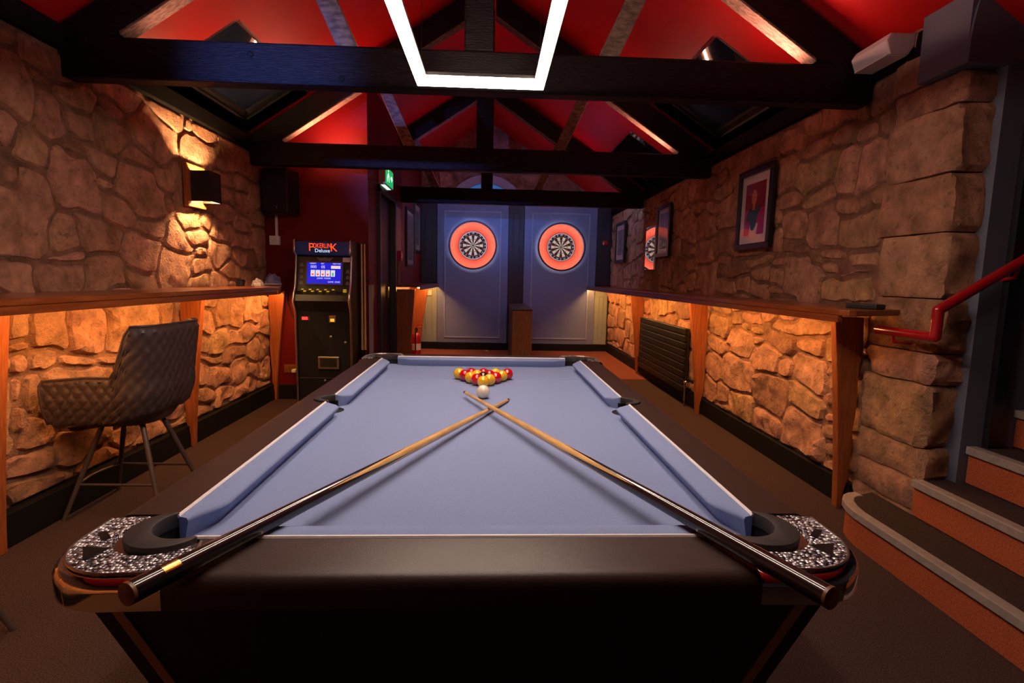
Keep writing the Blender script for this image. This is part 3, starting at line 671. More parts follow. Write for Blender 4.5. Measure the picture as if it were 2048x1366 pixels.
# ---- dartboards
def dartboard(cx, cz, lab):
    y = yp - .05
    t = thing('dartboard', lab, 'dartboard', (cx, y, cz))
    obj('surround', G().lathe([(.227, 0), (.372, 0), (.375, -.01), (.372, -.036), (.36, -.042), (.235, -.042), (.227, -.036)], (cx, y, cz), 64, 1, True), M_SURR, t, smooth=30)
    obj('board_body', G().lathe([(.226, 0), (.226, -.030), (.222, -.034), (.0, -.034)], (cx, y, cz), 48, 1), M_DBLACK, t, smooth=30)
    mats = {'b': M_DBLACK, 'c': M_DCREAM, 'r': M_DRED, 'g': M_DGREEN}; gs = {k: G() for k in mats}
    yy = y - .0365
    rings = [(.016, .099, 0), (.099, .107, 1), (.107, .162, 0), (.162, .170, 1)]
    for k in range(20):
        a0 = PI / 2 + (k - .5) * PI / 10; a1 = a0 + PI / 10
        for r0, r1, dbl in rings:
            key = (('r' if k % 2 == 0 else 'g') if dbl else ('b' if k % 2 == 0 else 'c'))
            q = [(r0, a0), (r1, a0), (r1, (a0 + a1) / 2), (r1, a1), (r0, a1)]
            gs[key].add([(cx + r * math.cos(a), yy, cz + r * math.sin(a)) for r, a in q], [(0, 1, 2, 3, 4)])
    for k, nm in (('b', 'black_segments'), ('c', 'cream_segments'), ('r', 'red_segments'), ('g', 'green_segments')): obj(nm, gs[k], mats[k], t, fixn=False)['kind'] = 'stuff'
    obj('bullseye', G().lathe([(.016, -.033), (.016, -.037), (.0065, -.037), (.006, -.040)], (cx, y, cz), 16, 1), M_DGREEN, t)
    nums = [20, 5, 12, 9, 14, 11, 8, 16, 7, 19, 3, 17, 2, 15, 10, 6, 13, 4, 18, 1]; gn = G()
    for k, nn in enumerate(nums):
        a = PI / 2 + k * PI / 10; px_, pz_ = cx + .198 * math.cos(a), cz + .198 * math.sin(a); ro = a - PI / 2
        if math.sin(a) < -.2: ro += PI
        tg = text_geo(str(nn), .040, lambda u, v: (px_ + u * math.cos(ro) - v * math.sin(ro), yy - .001, pz_ + u * math.sin(ro) + v * math.cos(ro)))
        gn.add(tg.v, tg.f)
    obj('numbers', gn, M_INK, t, fixn=False)['kind'] = 'stuff'
    obj('number_ring', G().tube([(cx + .219 * math.cos(2 * PI * k / 48), yy - .002, cz + .219 * math.sin(2 * PI * k / 48)) for k in range(48)], .004, 6, closed=True), M_INK, t)
    # the ring lamp that stands in front of the surround
    rl = obj('ring_light', G().ringflat((cx, y, cz), .384, .394, 64, 1, -.10, -.135), M_BLACK, t, smooth=30)
    obj('led_strip', G().ringflat((cx, y, cz), .378, .384, 64, 1, -.108, -.122), M_RING, rl)
    obj('front_lip', G().ringflat((cx, y, cz), .368, .394, 64, 1, -.128, -.136), M_BLACK, rl)
    for a in (.6, 2.5, 4.7): obj('ring_leg', G().tube([(cx + .39 * math.cos(a), y, cz + .39 * math.sin(a)), (cx + .39 * math.cos(a), y - .11, cz + .39 * math.sin(a))], .006, 6), M_BLACK, rl)
    return t
dartboard(-.317, 1.730, 'lit dartboard in an orange-red surround nearer the red wall')
dartboard(1.132, 1.735, 'lit dartboard in an orange-red surround nearer the stone wall')

# ------------------------------------------------------------------ roof trusses
RB0, RBL, RBR = 2.36, -1.86, 1.675      # rafter underside meets the tie beam here
def truss(y, x0, x1, lab):
    t = thing('roof_truss', lab, 'roof truss', (0, y, 2.15), group='dark timber roof trusses'); y1 = y + .10
    obj('tie_beam', G().box(x0, x1, y, y1, 2.15, 2.345), M_BEAM, t, bevel=.012)
    if y < 3: [obj('bolt', G().lathe([(.014, 0), (.014, -.006), (.008, -.009)], (bx_, y, bz_), 12, 1), M_BLACKM, t) for bx_, bz_ in ((-1.21, 2.285), (-.765, 2.185))]
    obj('king_post', G().box(-.157, -.008, y + .005, y1 - .005, 2.345, 3.50), M_BEAM, t, bevel=.008)
    T = .20
    for sg, xf in ((-1, RBL), (1, RBR)):
        xe = xf + sg * .25
        def zb(x): return RB0 + SLOPE * abs(x - xf) if (x - xf) * sg < 0 else RB0 - SLOPE * abs(x - xf)
        xa = -.082 + sg * .08
        xc = max(min(xe, x1 - .02), x0 + .02)
        if y > 5 and sg < 0: xc = -1.17
        lo = [(xc, max(zb(xc), 2.30)), (xf, RB0), (xa, zb(xa))]
        if xc > xf and sg < 0: lo = [(xc, zb(xc)), (xa, zb(xa))]
        up = [(x, min(zb(x) + T, roof(x) - .004)) for x, _ in lo][::-1]
        rf = obj('rafter', G().prism(lo + up, 1, y, y1), M_BEAM, t, bevel=.008)
        (ua, va), (ub, vb) = lo[-2], lo[-1]; ua += -sg * .02; va += .02 * SLOPE
        obj('underside_board', G().prism([(ua, va), (ub, vb), (ub, vb - .016), (ua, va - .016)], 1, y + .006, y1 - .006), M_RAFTER, rf, bevel=.003)
        xs = -.082 + sg * .66
        if xs > x0 + .1:
            top = 0
            for k in range(200):
                xx = xs + sg * .48 * k * .005; zz = 2.345 + k * .005
                if zz >= zb(xx): top = k; break
            xt, zt = xs + sg * .48 * top * .005, 2.345 + top * .005
            wv = .052
            obj('strut', G().prism([(xs - wv, 2.345), (xs + wv, 2.345), (xt + wv, zt + .03), (xt - wv, zt + .03)], 1, y + .012, y1 - .012), M_RAFTER, t, bevel=.006)
    return t
truss(2.79, XL + .01, XR - .04, 'nearest dark roof truss crossing behind the lamp frame')
truss(4.79, XL + .01, XR - .04, 'second dark roof truss, in line with the arcade machine')
truss(6.90, -1.17, XR - .04, 'farthest dark roof truss in front of the dartboards')
def uplight(x, y, m, lab, ln=.30):
    t = thing('led_uplight', lab, 'light', (x, y, 2.346), group='uplights on the tie beams')
    y += .028
    obj('housing', G().box(x - ln / 2, x + ln / 2, y - .012, y + .012, 2.346, 2.350), M_BLACK, t)
    obj('diffuser', G().box(x - ln / 2 + .01, x + ln / 2 - .01, y - .010, y + .010, 2.350, 2.355), m, t)
uplight(-1.55, 2.84, M_WARM, 'assumed uplight on the nearest tie beam above the stool side')  # fixture unseen, assumed from the lit rafter undersides
uplight(1.40, 2.84, M_WARM3, 'assumed uplight on the nearest tie beam above the stair side')  # assumed lamp out of sight, strengthened to light the ceiling here
uplight(-1.45, 4.84, M_WARM2, 'uplight on the second tie beam above the arcade machine', .40)
uplight(1.35, 4.84, M_WARM3, 'assumed uplight on the second tie beam above the pictures')  # unseen fixture, assumed from the bright red ceiling above
uplight(.62, 2.84, M_WARM, 'added uplight on the nearest tie beam beside the king post', .2)  # extra lamp put in to brighten the middle of the ceiling
uplight(-.75, 2.84, M_WARM, 'added short uplight on the nearest tie beam by the strut above the stool side', .2)  # another unseen lamp added for ceiling brightness
uplight(-.45, 4.84, M_WARM, 'uplight on the second tie beam beside the king post', .16)
uplight(-.60, 6.96, M_PINK, 'assumed pink uplight on the farthest tie beam near the red wall', .4)  # pink lamp assumed from the magenta of the far ceiling
uplight(.80, 6.96, M_PINK, 'assumed pink uplight on the farthest tie beam near the stone wall', .4)  # second assumed pink lamp, likewise out of sight

M_BLUE = emis('assumed_blue_led_strip', (.36, .48, 1.0), 42)
bst = thing('assumed_blue_led_strip', 'assumed blue light strip along the back of the farthest tie beam', 'light', (.4, 7.02, 2.33))  # hidden strip, assumed and added to throw blue onto the dart panels
obj('channel', G().box(-1.1, 1.9, 7.0, 7.012, 2.30, 2.345), M_BLACK, bst); obj('spill_shield', G().box(-1.1, 1.9, 7.012, 7.075, 2.339, 2.345), M_BLACK, bst); obj('diffuser', G().box(-1.08, 1.88, 7.012, 7.022, 2.31, 2.335), M_BLUE, bst)  # top plate added to block the strip's light from rising to the gable

# ------------------------------------------------------------------ lamp over the table
lx0, lx1, ly0, ly1, lz, lw = -.362, .228, .96, 2.60, 2.10, .042
lt = thing('pendant_lamp', 'glowing rectangular light frame hanging over the pool table', 'lamp', ((lx0 + lx1) / 2, (ly0 + ly1) / 2, lz))
for (a, b, c, d) in ((lx0, lx1, ly0, ly0 + lw), (lx0, lx1, ly1 - lw, ly1), (lx0, lx0 + lw, ly0 + lw, ly1 - lw), (lx1 - lw, lx1, ly0 + lw, ly1 - lw)):
    obj('light_bar', G().box(a, b, c, d, lz, lz + .035), M_LAMP, lt)
    obj('housing', G().box(a, b, c, d, lz + .035, lz + .050), M_BLACK, lt)
for (a, b, c, d) in ((lx0 - .004, lx1 + .004, ly0 - .004, ly0), (lx0 - .004, lx1 + .004, ly1, ly1 + .004), (lx0 - .004, lx0, ly0, ly1), (lx1, lx1 + .004, ly0, ly1)):
    obj('side_shield', G().box(a, b, c, d, lz + .004, lz + .050), M_BLACK, lt)  # outer plates added, unseen, to cut lamplight on the upper walls
for x in (lx0 + .02, lx1 - .02):
    for y in (ly0 + .02, ly1 - .02):
        obj('cable', G().tube([(x, y, lz + .05), (x, y, roof(x))], .0012, 5), M_BLACK, lt)

# ------------------------------------------------------------------ pool table (local frame, origin at its centre on the floor)
W2, L2, ZR, ZS = .5075, .965, .794, .752
th = .01; t0 = Vector((-.0249, .8132, 0)); tc_ = t0 + Vector((-math.sin(th) * L2, math.cos(th) * L2, 0))
def TW(x, y, z): return Vector((tc_.x + math.cos(th) * x - math.sin(th) * y, tc_.y + math.sin(th) * x + math.cos(th) * y, z))
pt = thing('pool_table', 'black pool table with blue cloth and crystal-covered corner castings', 'pool table', tuple(tc_), th)
def mk(name, g, m, parent=None, **k): return obj(name, g, m, parent or pt, local=True, **k)
RT = .046      # rail depth
PC = (.468, L2 - .040); PR = .056           # corner pocket centre and radius
# slate bed with notches for the six pockets
out = []
for sx, sy in ((1, -1), (1, 1), (-1, 1), (-1, -1)):
    a = arc(PC[0], PC[1], PR, -PI * .42, PI * .92, 12)
    q = [(sx * x, sy * y) for x, y in a]
    if sx * sy < 0: q = q[::-1]
    side = arc(W2 + .005, 0, .048, PI * .62, PI * 1.38, 8)
    if (sx, sy) == (1, -1):
        q = [(x, y) for x, y in q]; out += q + [(x, -y) for x, y in side][::1]
    elif (sx, sy) == (-1, 1): out += q + [(-x, y) for x, y in side]
    else: out += q
def order(pts):
    return sorted(pts, key=lambda p: math.atan2(p[1], p[0]))
# angular order keeps the outline simple because it is star-shaped about the centre
mk('slate_bed', G().prism(order(out), 2, ZS - .03, ZS), M_CLOTH)
mk('baulk_line', G().box(-.455, .455, L2 - .40, L2 - .398, ZS, ZS + .0004), mat('chalk_line', (.40, .47, .68), .9))
# rails
def rail_outline_side(s):
    y0, y1 = -(L2 - .082), L2 - .082
    pts = [(W2, y0), (.613, y0), (.613, y1), (W2, y1)] + [(W2, .062)] + [(W2 + .055 * math.cos(a), .062 * math.sin(a)) for a in [PI / 2 - PI * k / 10 for k in range(1, 10)]] + [(W2, -.062)]
    return [(s * x, y) for x, y in pts]
for s in (-1, 1):
    mk('rail', G().prism(rail_outline_side(s), 2, ZR - RT, ZR), M_LEATHER, bevel=.022, bseg=5, edges=lambda a, b: abs(abs(a.x) - .613) < .001 and abs(abs(b.x) - .613) < .001 and a.z > ZR - .01 and b.z > ZR - .01, smooth=40)
    mk('rail', G().box(-.425, .425, s * L2 if s > 0 else -(L2 + .118), (L2 + .118) if s > 0 else -L2, ZR - RT, ZR), M_LEATHER, bevel=.022, bseg=5, edges=lambda a, b: abs(abs(a.y) - L2 - .118) < .001 and abs(abs(b.y) - L2 - .118) < .001 and a.z > ZR - .01 and b.z > ZR - .01, smooth=40)
# cushions: lofted, ends curving into the pockets
def cushion(fn, s0, s1, e0, e1):
    """fn(s, d, z): s along, d inwards from the piping"""
    secs = []
    prof = lambda dd: [(0, ZR - .001), (.020 * dd, ZR - .001), (.044 * dd, ZR - .003), (.0505 * dd, ZR - .007), (.0510 * dd, ZR - .011), (.034 * dd, ZS + .006), (.033 * dd, ZS), (0, ZS)]
    for u, dd in ((0, .30), (.25, .48), (.5, .70), (.75, .90), (1, 1)): secs.append((s0 + e0 * u, dd))
    for u, dd in ((1, 1), (.75, .90), (.5, .70), (.25, .48), (0, .30)): secs.append((s1 - e1 * u, dd))
    g = G(); n = 8
    for s, dd in secs: g.v += [Vector(fn(s, d, z)) for d, z in prof(dd)]
    for i in range(len(secs) - 1):
        for k in range(n): g.f.append((i * n + k, i * n + (k + 1) % n, (i + 1) * n + (k + 1) % n, (i + 1) * n + k))
    g.f += [tuple(range(n))[::-1], tuple(range((len(secs) - 1) * n, len(secs) * n))]
    return g
for s in (-1, 1):
    for a, b, e0, e1 in ((-(L2 - .074), -.056, .075, .030), (.056, L2 - .074, .030, .075)):
        c = mk('cushion', cushion(lambda q, d, z: (s * (W2 - d), q, z), a, b, e0, e1), M_CLOTH, smooth=50)
        mk('piping', G().tube([(s * (W2 + .001), a, ZR), (s * (W2 + .001), b, ZR)], .0035, 6), M_PIPING, c)
    c = mk('cushion', cushion(lambda q, d, z: (q, s * (L2 - d), z), -.440, .440, .075, .075), M_CLOTH, smooth=50)
    mk('piping', G().tube([(-.440, s * (L2 + .001), ZR), (.440, s * (L2 + .001), ZR)], .0035, 6), M_PIPING, c)
# corner castings, liners and drop pockets
def casting(sx, sy):
    P = lambda pts: [(sx * x, sy * y) for x, y in pts]
    A0, A1 = -math.radians(44), math.radians(127)
    def ringpts(f, n=22): return [(PC[0] + f(k / n) * math.cos(A0 + (A1 - A0) * k / n), PC[1] + f(k / n) * math.sin(A0 + (A1 - A0) * k / n)) for k in range(n + 1)]
    body = [(.425, L2 + .118)] + arc(.628 - .12, L2, .12, PI / 2, 0, 10) + [(.628, L2 - .078), (W2 + .004, L2 - .078)] + ringpts(lambda t: .062 + .006 * math.sin(PI * t)) + [(.425, L2 + .002)]
    b = mk('corner_casting', G().prism(P(body), 2, ZR - RT, ZR - .004), M_CHROME, bevel=.016, bseg=4, edges=lambda a, c: a.z > ZR - .01 and c.z > ZR - .01 and max(abs(a.y) - L2, abs(a.x) - W2) > .06 and max(abs(c.y) - L2, abs(c.x) - W2) > .06, smooth=40)
    cry = [(.436, L2 + .099)] + arc(.628 - .12, L2, .103, PI / 2, 0, 10) + [(.611, L2 - .066), (.570, L2 - .072)] + ringpts(lambda t: .072 + .034 * math.sin(PI * t))[3:-1] + [(.416, L2 + .040)]
    mk('crystal_panel', G().prism(P(cry), 2, ZR - .006, ZR + .001), M_CRYSTAL, b)
    tri_ = [(.560, L2 + .070), (.590, L2 + .030), (.545, L2 + .035)]
    em_ = mk('emblem', G().prism(P(tri_), 2, ZR + .001, ZR + .0022), M_DARKGLOSS, b)
    mk('emblem_bar', G().prism(P([(.575, L2 + .012), (.598, L2 - .012), (.590, L2 - .020), (.566, L2 + .004)]), 2, ZR + .001, ZR + .0022), M_DARKGLOSS, em_)
    mk('silver_edge', G().tube([Vector((sx * x, sy * y, ZR)) for x, y in [(.425, L2 + .012), (.416, L2 + .040), (.436, L2 + .100)] + arc(.628 - .12, L2, .104, PI / 2, 0, 12) + [(.612, L2 - .066)]], .0022, 6), M_SILVER, b)
    ln = mk('pocket_liner', G().prism(P(ringpts(lambda t: .0585 + .034 * math.sin(PI * t) ** .8)[::-1] + ringpts(lambda t: .0535)), 2, ZR - .02, ZR + .006), M_RUBBER, bevel=.003, smooth=40)
    mk('drop_pocket', G().add([(sx * (PC[0] + .058 * math.cos(2 * PI * k / 20)), sy * (PC[1] + .058 * math.sin(2 * PI * k / 20)), z) for z in (ZS - .031, .60) for k in range(20)], [(k, (k + 1) % 20, 20 + (k + 1) % 20, 20 + k) for k in range(20)] + [tuple(range(20, 40))]), M_PIT, ln)
    wallg = G(); a = arc(PC[0], PC[1], .0565, math.radians(140), -math.radians(58), 18)
    wallg.add([(sx * x, sy * y, z) for x, y in a for z in (ZS - .03, ZR - .001)], [(2 * i, 2 * i + 2, 2 * i + 3, 2 * i + 1) for i in range(18)])
    mk('pocket_wall', wallg, M_PIT, ln)
for sx in (-1, 1):
    for sy in (-1, 1): casting(sx, sy)
    ln = mk('pocket_liner', G().prism([(sx * x, y) for x, y in arc(W2, 0, .053, PI / 2, -PI / 2, 14) + arc(W2 - .006, 0, .036, -PI / 2, PI / 2, 14)], 2, ZR - .02, ZR + .004), M_RUBBER, bevel=.003, smooth=40)
    a = [(W2 - .012, .045)] + arc(W2, 0, .045, PI / 2, -PI / 2, 12) + [(W2 - .012, -.045)]
    mk('pocket_wall', G().add([(sx * x, y, z) for x, y in a for z in (.62, ZR - .018)], [(2 * i, 2 * i + 2, 2 * i + 3, 2 * i + 1) for i in range(len(a) - 1)]), M_PIT, ln)
# cabinet: leaning sides, bronze corner strips, two pedestal legs
def fr(xt, yt, xb, yb, zt, zb): return G().add([(-xb, -yb, zb), (xb, -yb, zb), (xb, yb, zb), (-xb, yb, zb), (-xt, -yt, zt), (xt, -yt, zt), (xt, yt, zt), (-xt, yt, zt)], [(0, 3, 2, 1), (4, 5, 6, 7), (0, 1, 5, 4), (1, 2, 6, 5), (2, 3, 7, 6), (3, 0, 4, 7)])
cb = mk('cabinet', fr(.582, L2 + .062, .375, L2 - .02, ZR - RT, .25), M_LAMIN, bevel=.004)
for sx in (-1, 1):
    for sy in (-1, 1):
        k = lambda z: (.25 + (z - .25) * 0, )[0]
        def pos(z, off):
            f = (z - .25) / (ZR - RT - .25); return sx * (.375 + .207 * f - off), sy * (L2 - .02 + .082 * f + .003)
        (xa, ya), (xb_, yb_), (xc, yc), (xd, yd) = pos(ZR - RT - .001, .030), pos(.26, .030), pos(.26, .046), pos(ZR - RT - .001, .046)
        mk('corner_strip', G().add([(xa, ya, ZR - RT - .001), (xb_, yb_, .26), (xc, yc, .26), (xd, yd, ZR - RT - .001), (xa, ya - sy * .006, ZR - RT - .001), (xb_, yb_ - sy * .006, .26), (xc, yc - sy * .006, .26), (xd, yd - sy * .006, ZR - RT - .001)], [(0, 1, 2, 3), (7, 6, 5, 4), (0, 4, 5, 1), (1, 5, 6, 2), (2, 6, 7, 3), (3, 7, 4, 0)]), M_BRASSTRIM, cb)
for sy in (-1, 1):
    y = sy * (L2 - .28)
    mk('leg', G().add([(-.40, y - .17, .0), (.40, y - .17, .0), (.40, y + .17, .0), (-.40, y + .17, .0), (-.33, y - .14, .25), (.33, y - .14, .25), (.33, y + .14, .25), (-.33, y + .14, .25)], [(0, 3, 2, 1), (4, 5, 6, 7), (0, 1, 5, 4), (1, 2, 6, 5), (2, 3, 7, 6), (3, 0, 4, 7)]), M_LAMIN, bevel=.01)

# ---- racked balls (positions in the table frame, near edge of the cushions at -L2)
def ball(x, y, r, m, lab, mark=None, cat='ball', nm='pool_ball', grp='pool balls in the rack'):
    c = TW(x, y - L2, ZS + r)
    t = thing(nm, lab, cat, (c.x, c.y, ZS), group=grp)
    o = obj('ball_body', G().sphere(c, r, 28, 16), m, t, smooth='all')
    if mark:
        d = Vector((-c.x * .25, -.82, .58)).normalized(); rt = Vector((1, 0, 0)); rt = (rt - d * rt.dot(d)).normalized(); up = d.cross(rt) * 1.0
        if up.z < 0: up = -up
        s_ = .0165
        def f(u, v):
            p = c + rt * u + up * v + d * r; q = p - c; return c + q.normalized() * (r + .0003)
        obj('number', text_geo(mark, s_, f), M_INK, t, fixn=False)
    return t
rb = .0258; y0 = 1.364; rowsb = ['Y', 'RY', 'YKR', 'RYRY', 'YRRYR']; rown = ['front tip', 'second row', 'third row', 'fourth row', 'back row']; reds = 0; yel = 0
posn = {1: [''], 2: ['left end of ', 'right end of '], 3: ['left end of ', 'middle of ', 'right end of '], 4: ['left end of ', 'second from left in ', 'third from left in ', 'right end of '], 5: ['left end of ', 'second from left in ', 'middle of ', 'second from right in ', 'right end of ']}
for ri, row in enumerate(rowsb):
    for k, ch in enumerate(row):
        x = .009 + (k - ri / 2) * .0550; y = y0 + ri * .0455
        where = ('at the front tip of the racked balls' if ri == 0 else 'at ' + posn[len(row)][k].strip() + ' the ' + rown[ri] + ' of racked balls') if 'from' not in posn[len(row)][k] else posn[len(row)][k].strip() + ' the ' + rown[ri] + ' of racked balls'
        where = where.replace('at middle of', 'in the middle of').replace('at left', 'at the left').replace('at right', 'at the right')
        if ch == 'Y': yel += 1; ball(x, y, rb, M_BALLY, 'glossy yellow ball ' + where, '1')
        elif ch == 'R': reds += 1; ball(x, y, rb, M_BALLR, 'glossy red ball ' + where, '0')
        else: ball(x, y, rb, M_BALLK, 'glossy black numbered ball ' + where, '8')
ball(.010, 1.165, .0262, M_BALLW, 'ivory white cue ball between the rack and the crossed cues', None, 'cue ball', 'cue_ball', None)

# ---- crossed cues
def cue(tip, butt, lab, badge):
    A, B = Vector(tip), Vector(butt); Ln = (B - A).length; q_ = (B - A).to_track_quat('Z', 'Y')
    t = thing('pool_cue', lab, 'cue', tuple(A)); t.rotation_euler = q_.to_euler()
    rad = lambda z: .0052 + (.0148 - .0052) * min(1, z / Ln) ** .9
    na = 64
    def P(z, k): a = 2 * PI * k / na; return Vector((math.cos(a) * rad(z), math.sin(a) * rad(z), z))
    def edge(k): ph = (4 * k / na + .5) % 1; return Ln * .53 + .30 * abs(ph * 2 - 1)      # four ebony points spliced into the ash
    mkc = lambda nm, g, m, par=None, **kw: obj(nm, g, m, par or t, local=True, **kw)
    mkc('shaft', G().grid(lambda i, k: P(.022 + (edge(k) - .022) * i / 24, k), 25, na, cv=True), M_ASH, smooth='all')
    bt = mkc('butt', G().grid(lambda i, k: P(edge(k) + (Ln - .004 - edge(k)) * i / 24, k), 25, na, cv=True), M_EBONY, smooth='all')
    mkc('ferrule', G().tube([(0, 0, .008), (0, 0, .024)], [.0052, .0054], 20), M_BRASS, smooth=40)
    mkc('tip', G().tube([(0, 0, 0), (0, 0, .003), (0, 0, .009)], [.0035, .005, .0052], 20), M_TIP, smooth=40)
    mkc('butt_cap', G().tube([(0, 0, Ln - .005), (0, 0, Ln - .0005), (0, 0, Ln)], [.0149, .0149, .0135], 28), M_BUTTCAP, bt, smooth=40)
    if badge is not None:
        up = q_.inverted() @ Vector((0, 0, 1)); a0 = math.atan2(up.y, up.x) + badge; rr = rad(Ln - .05) + .0004
        mkc('badge', G().grid(lambda i, j: Vector((math.cos(a0 + (j - 3) * .14) * rr, math.sin(a0 + (j - 3) * .14) * rr, Ln - .055 + (i - 2) * .006)), 5, 7), M_BRASS, bt)
    return t
def TB(x, y, z): return TW(x, y - L2, z)
cue(TB(.108, 1.124, ZS + .0065), TB(-.420, -.190, ZR + .024), 'pool cue with gold badge whose butt lies on the corner beside the stool', -.5)
cue(TB(-.063, 1.176, ZS + .022), TB(.460, -.215, ZR + .026), 'pool cue lying on top, its butt on the corner beside the stairs', None)

# ------------------------------------------------------------------ wall counters
def counter(name, poly, lab, posts, strip, front, sgn):
    t = thing(name, lab, 'counter', (sum(q[0] for q in poly) / len(poly), sum(q[1] for q in poly) / len(poly), 0))
    obj('top', G().prism(poly, 2, 1.075, 1.103), M_WOOD, t, bevel=.005)
    return t
def post(t, y, wall, xt, xb, ln=.045):
    s = 1 if xt > wall else -1
    n = 12; R2 = random.Random(int(y * 1000)); zs = [1.048 * k / n for k in range(n + 1)]
    back = [(wall + s * (R2.uniform(.030, .048) if .15 < z < 1.0 else .064 if z <= .15 else .045), z) for z in zs]
    frnt = [(xb + (xt - xb) * (z / 1.048) ** 1.3, z) for z in zs][::-1]
    obj('support', G().prism(back + frnt, 1, y, y + ln), M_POST, t, bevel=.004)
tL = counter('wall_counter', [(XL + .045, YB + .05), (-1.72, YB + .05), (-1.72, 4.32), (-1.735, 4.40), (-1.985, 5.095), (XL + .045, 5.095)], 'long mahogany drinks shelf along the stone wall with the stool', 0, 0, 0, 0)
obj('apron', G().box(-1.745, -1.722, YB + .05, 4.30, 1.043, 1.075), M_WOOD, tL, bevel=.003)
obj('apron', G().prism([(-1.723, 4.31), (-1.738, 4.40), (-1.985, 5.09), (-2.008, 5.09), (-1.760, 4.395), (-1.745, 4.31)], 2, 1.043, 1.075), M_WOOD, tL)
for y in (.75, 2.16, 3.62, 5.04): post(tL, y, XL, -1.95, -2.055)
obj('led_strip', G().box(-1.772, -1.752, YB + .1, 4.30, 1.063, 1.073), M_AMBER, tL)
obj('led_strip', G().prism([(-1.765, 4.40), (-2.000, 5.02), (-2.018, 5.02), (-1.785, 4.40)], 2, 1.063, 1.073), M_AMBER, tL)
tR = counter('wall_counter', [(XR - .04, 8.80), (1.585, 8.80), (1.585, 2.33), (1.60, 2.285), (1.63, 2.275), (1.955, 2.43), (XR - .04, 2.46)], 'long mahogany drinks shelf along the stone wall with the radiator', 0, 0, 0, 0)
obj('apron', G().box(1.587, 1.610, 2.34, 8.79, 1.043, 1.075), M_WOOD, tR, bevel=.003)
for y in (2.67, 4.66, 6.69): post(tR, y, XR, 1.80 if y < 4 else 1.785, 1.905)
obj('led_strip', G().box(1.617, 1.637, 2.72, 8.75, 1.063, 1.073), M_AMBER, tR)
tF = counter('wall_counter', [(-1.172, 6.50), (-.90, 6.50), (-.87, 6.56), (-.87, 8.795), (-1.172, 8.795)], 'short mahogany shelf on the red wall beside the dartboards', 0, 0, 0, 0)
obj('apron', G().box(-.895, -.873, 6.58, 8.79, 1.043, 1.075), M_WOOD, tF, bevel=.003)
post(tF, 6.56, -1.225, -.95, -1.02); post(tF, 7.75, -1.225, -.93, -1.06)
obj('led_strip', G().box(-.925, -.905, 6.63, 8.70, 1.063, 1.073), M_AMBER, tF)

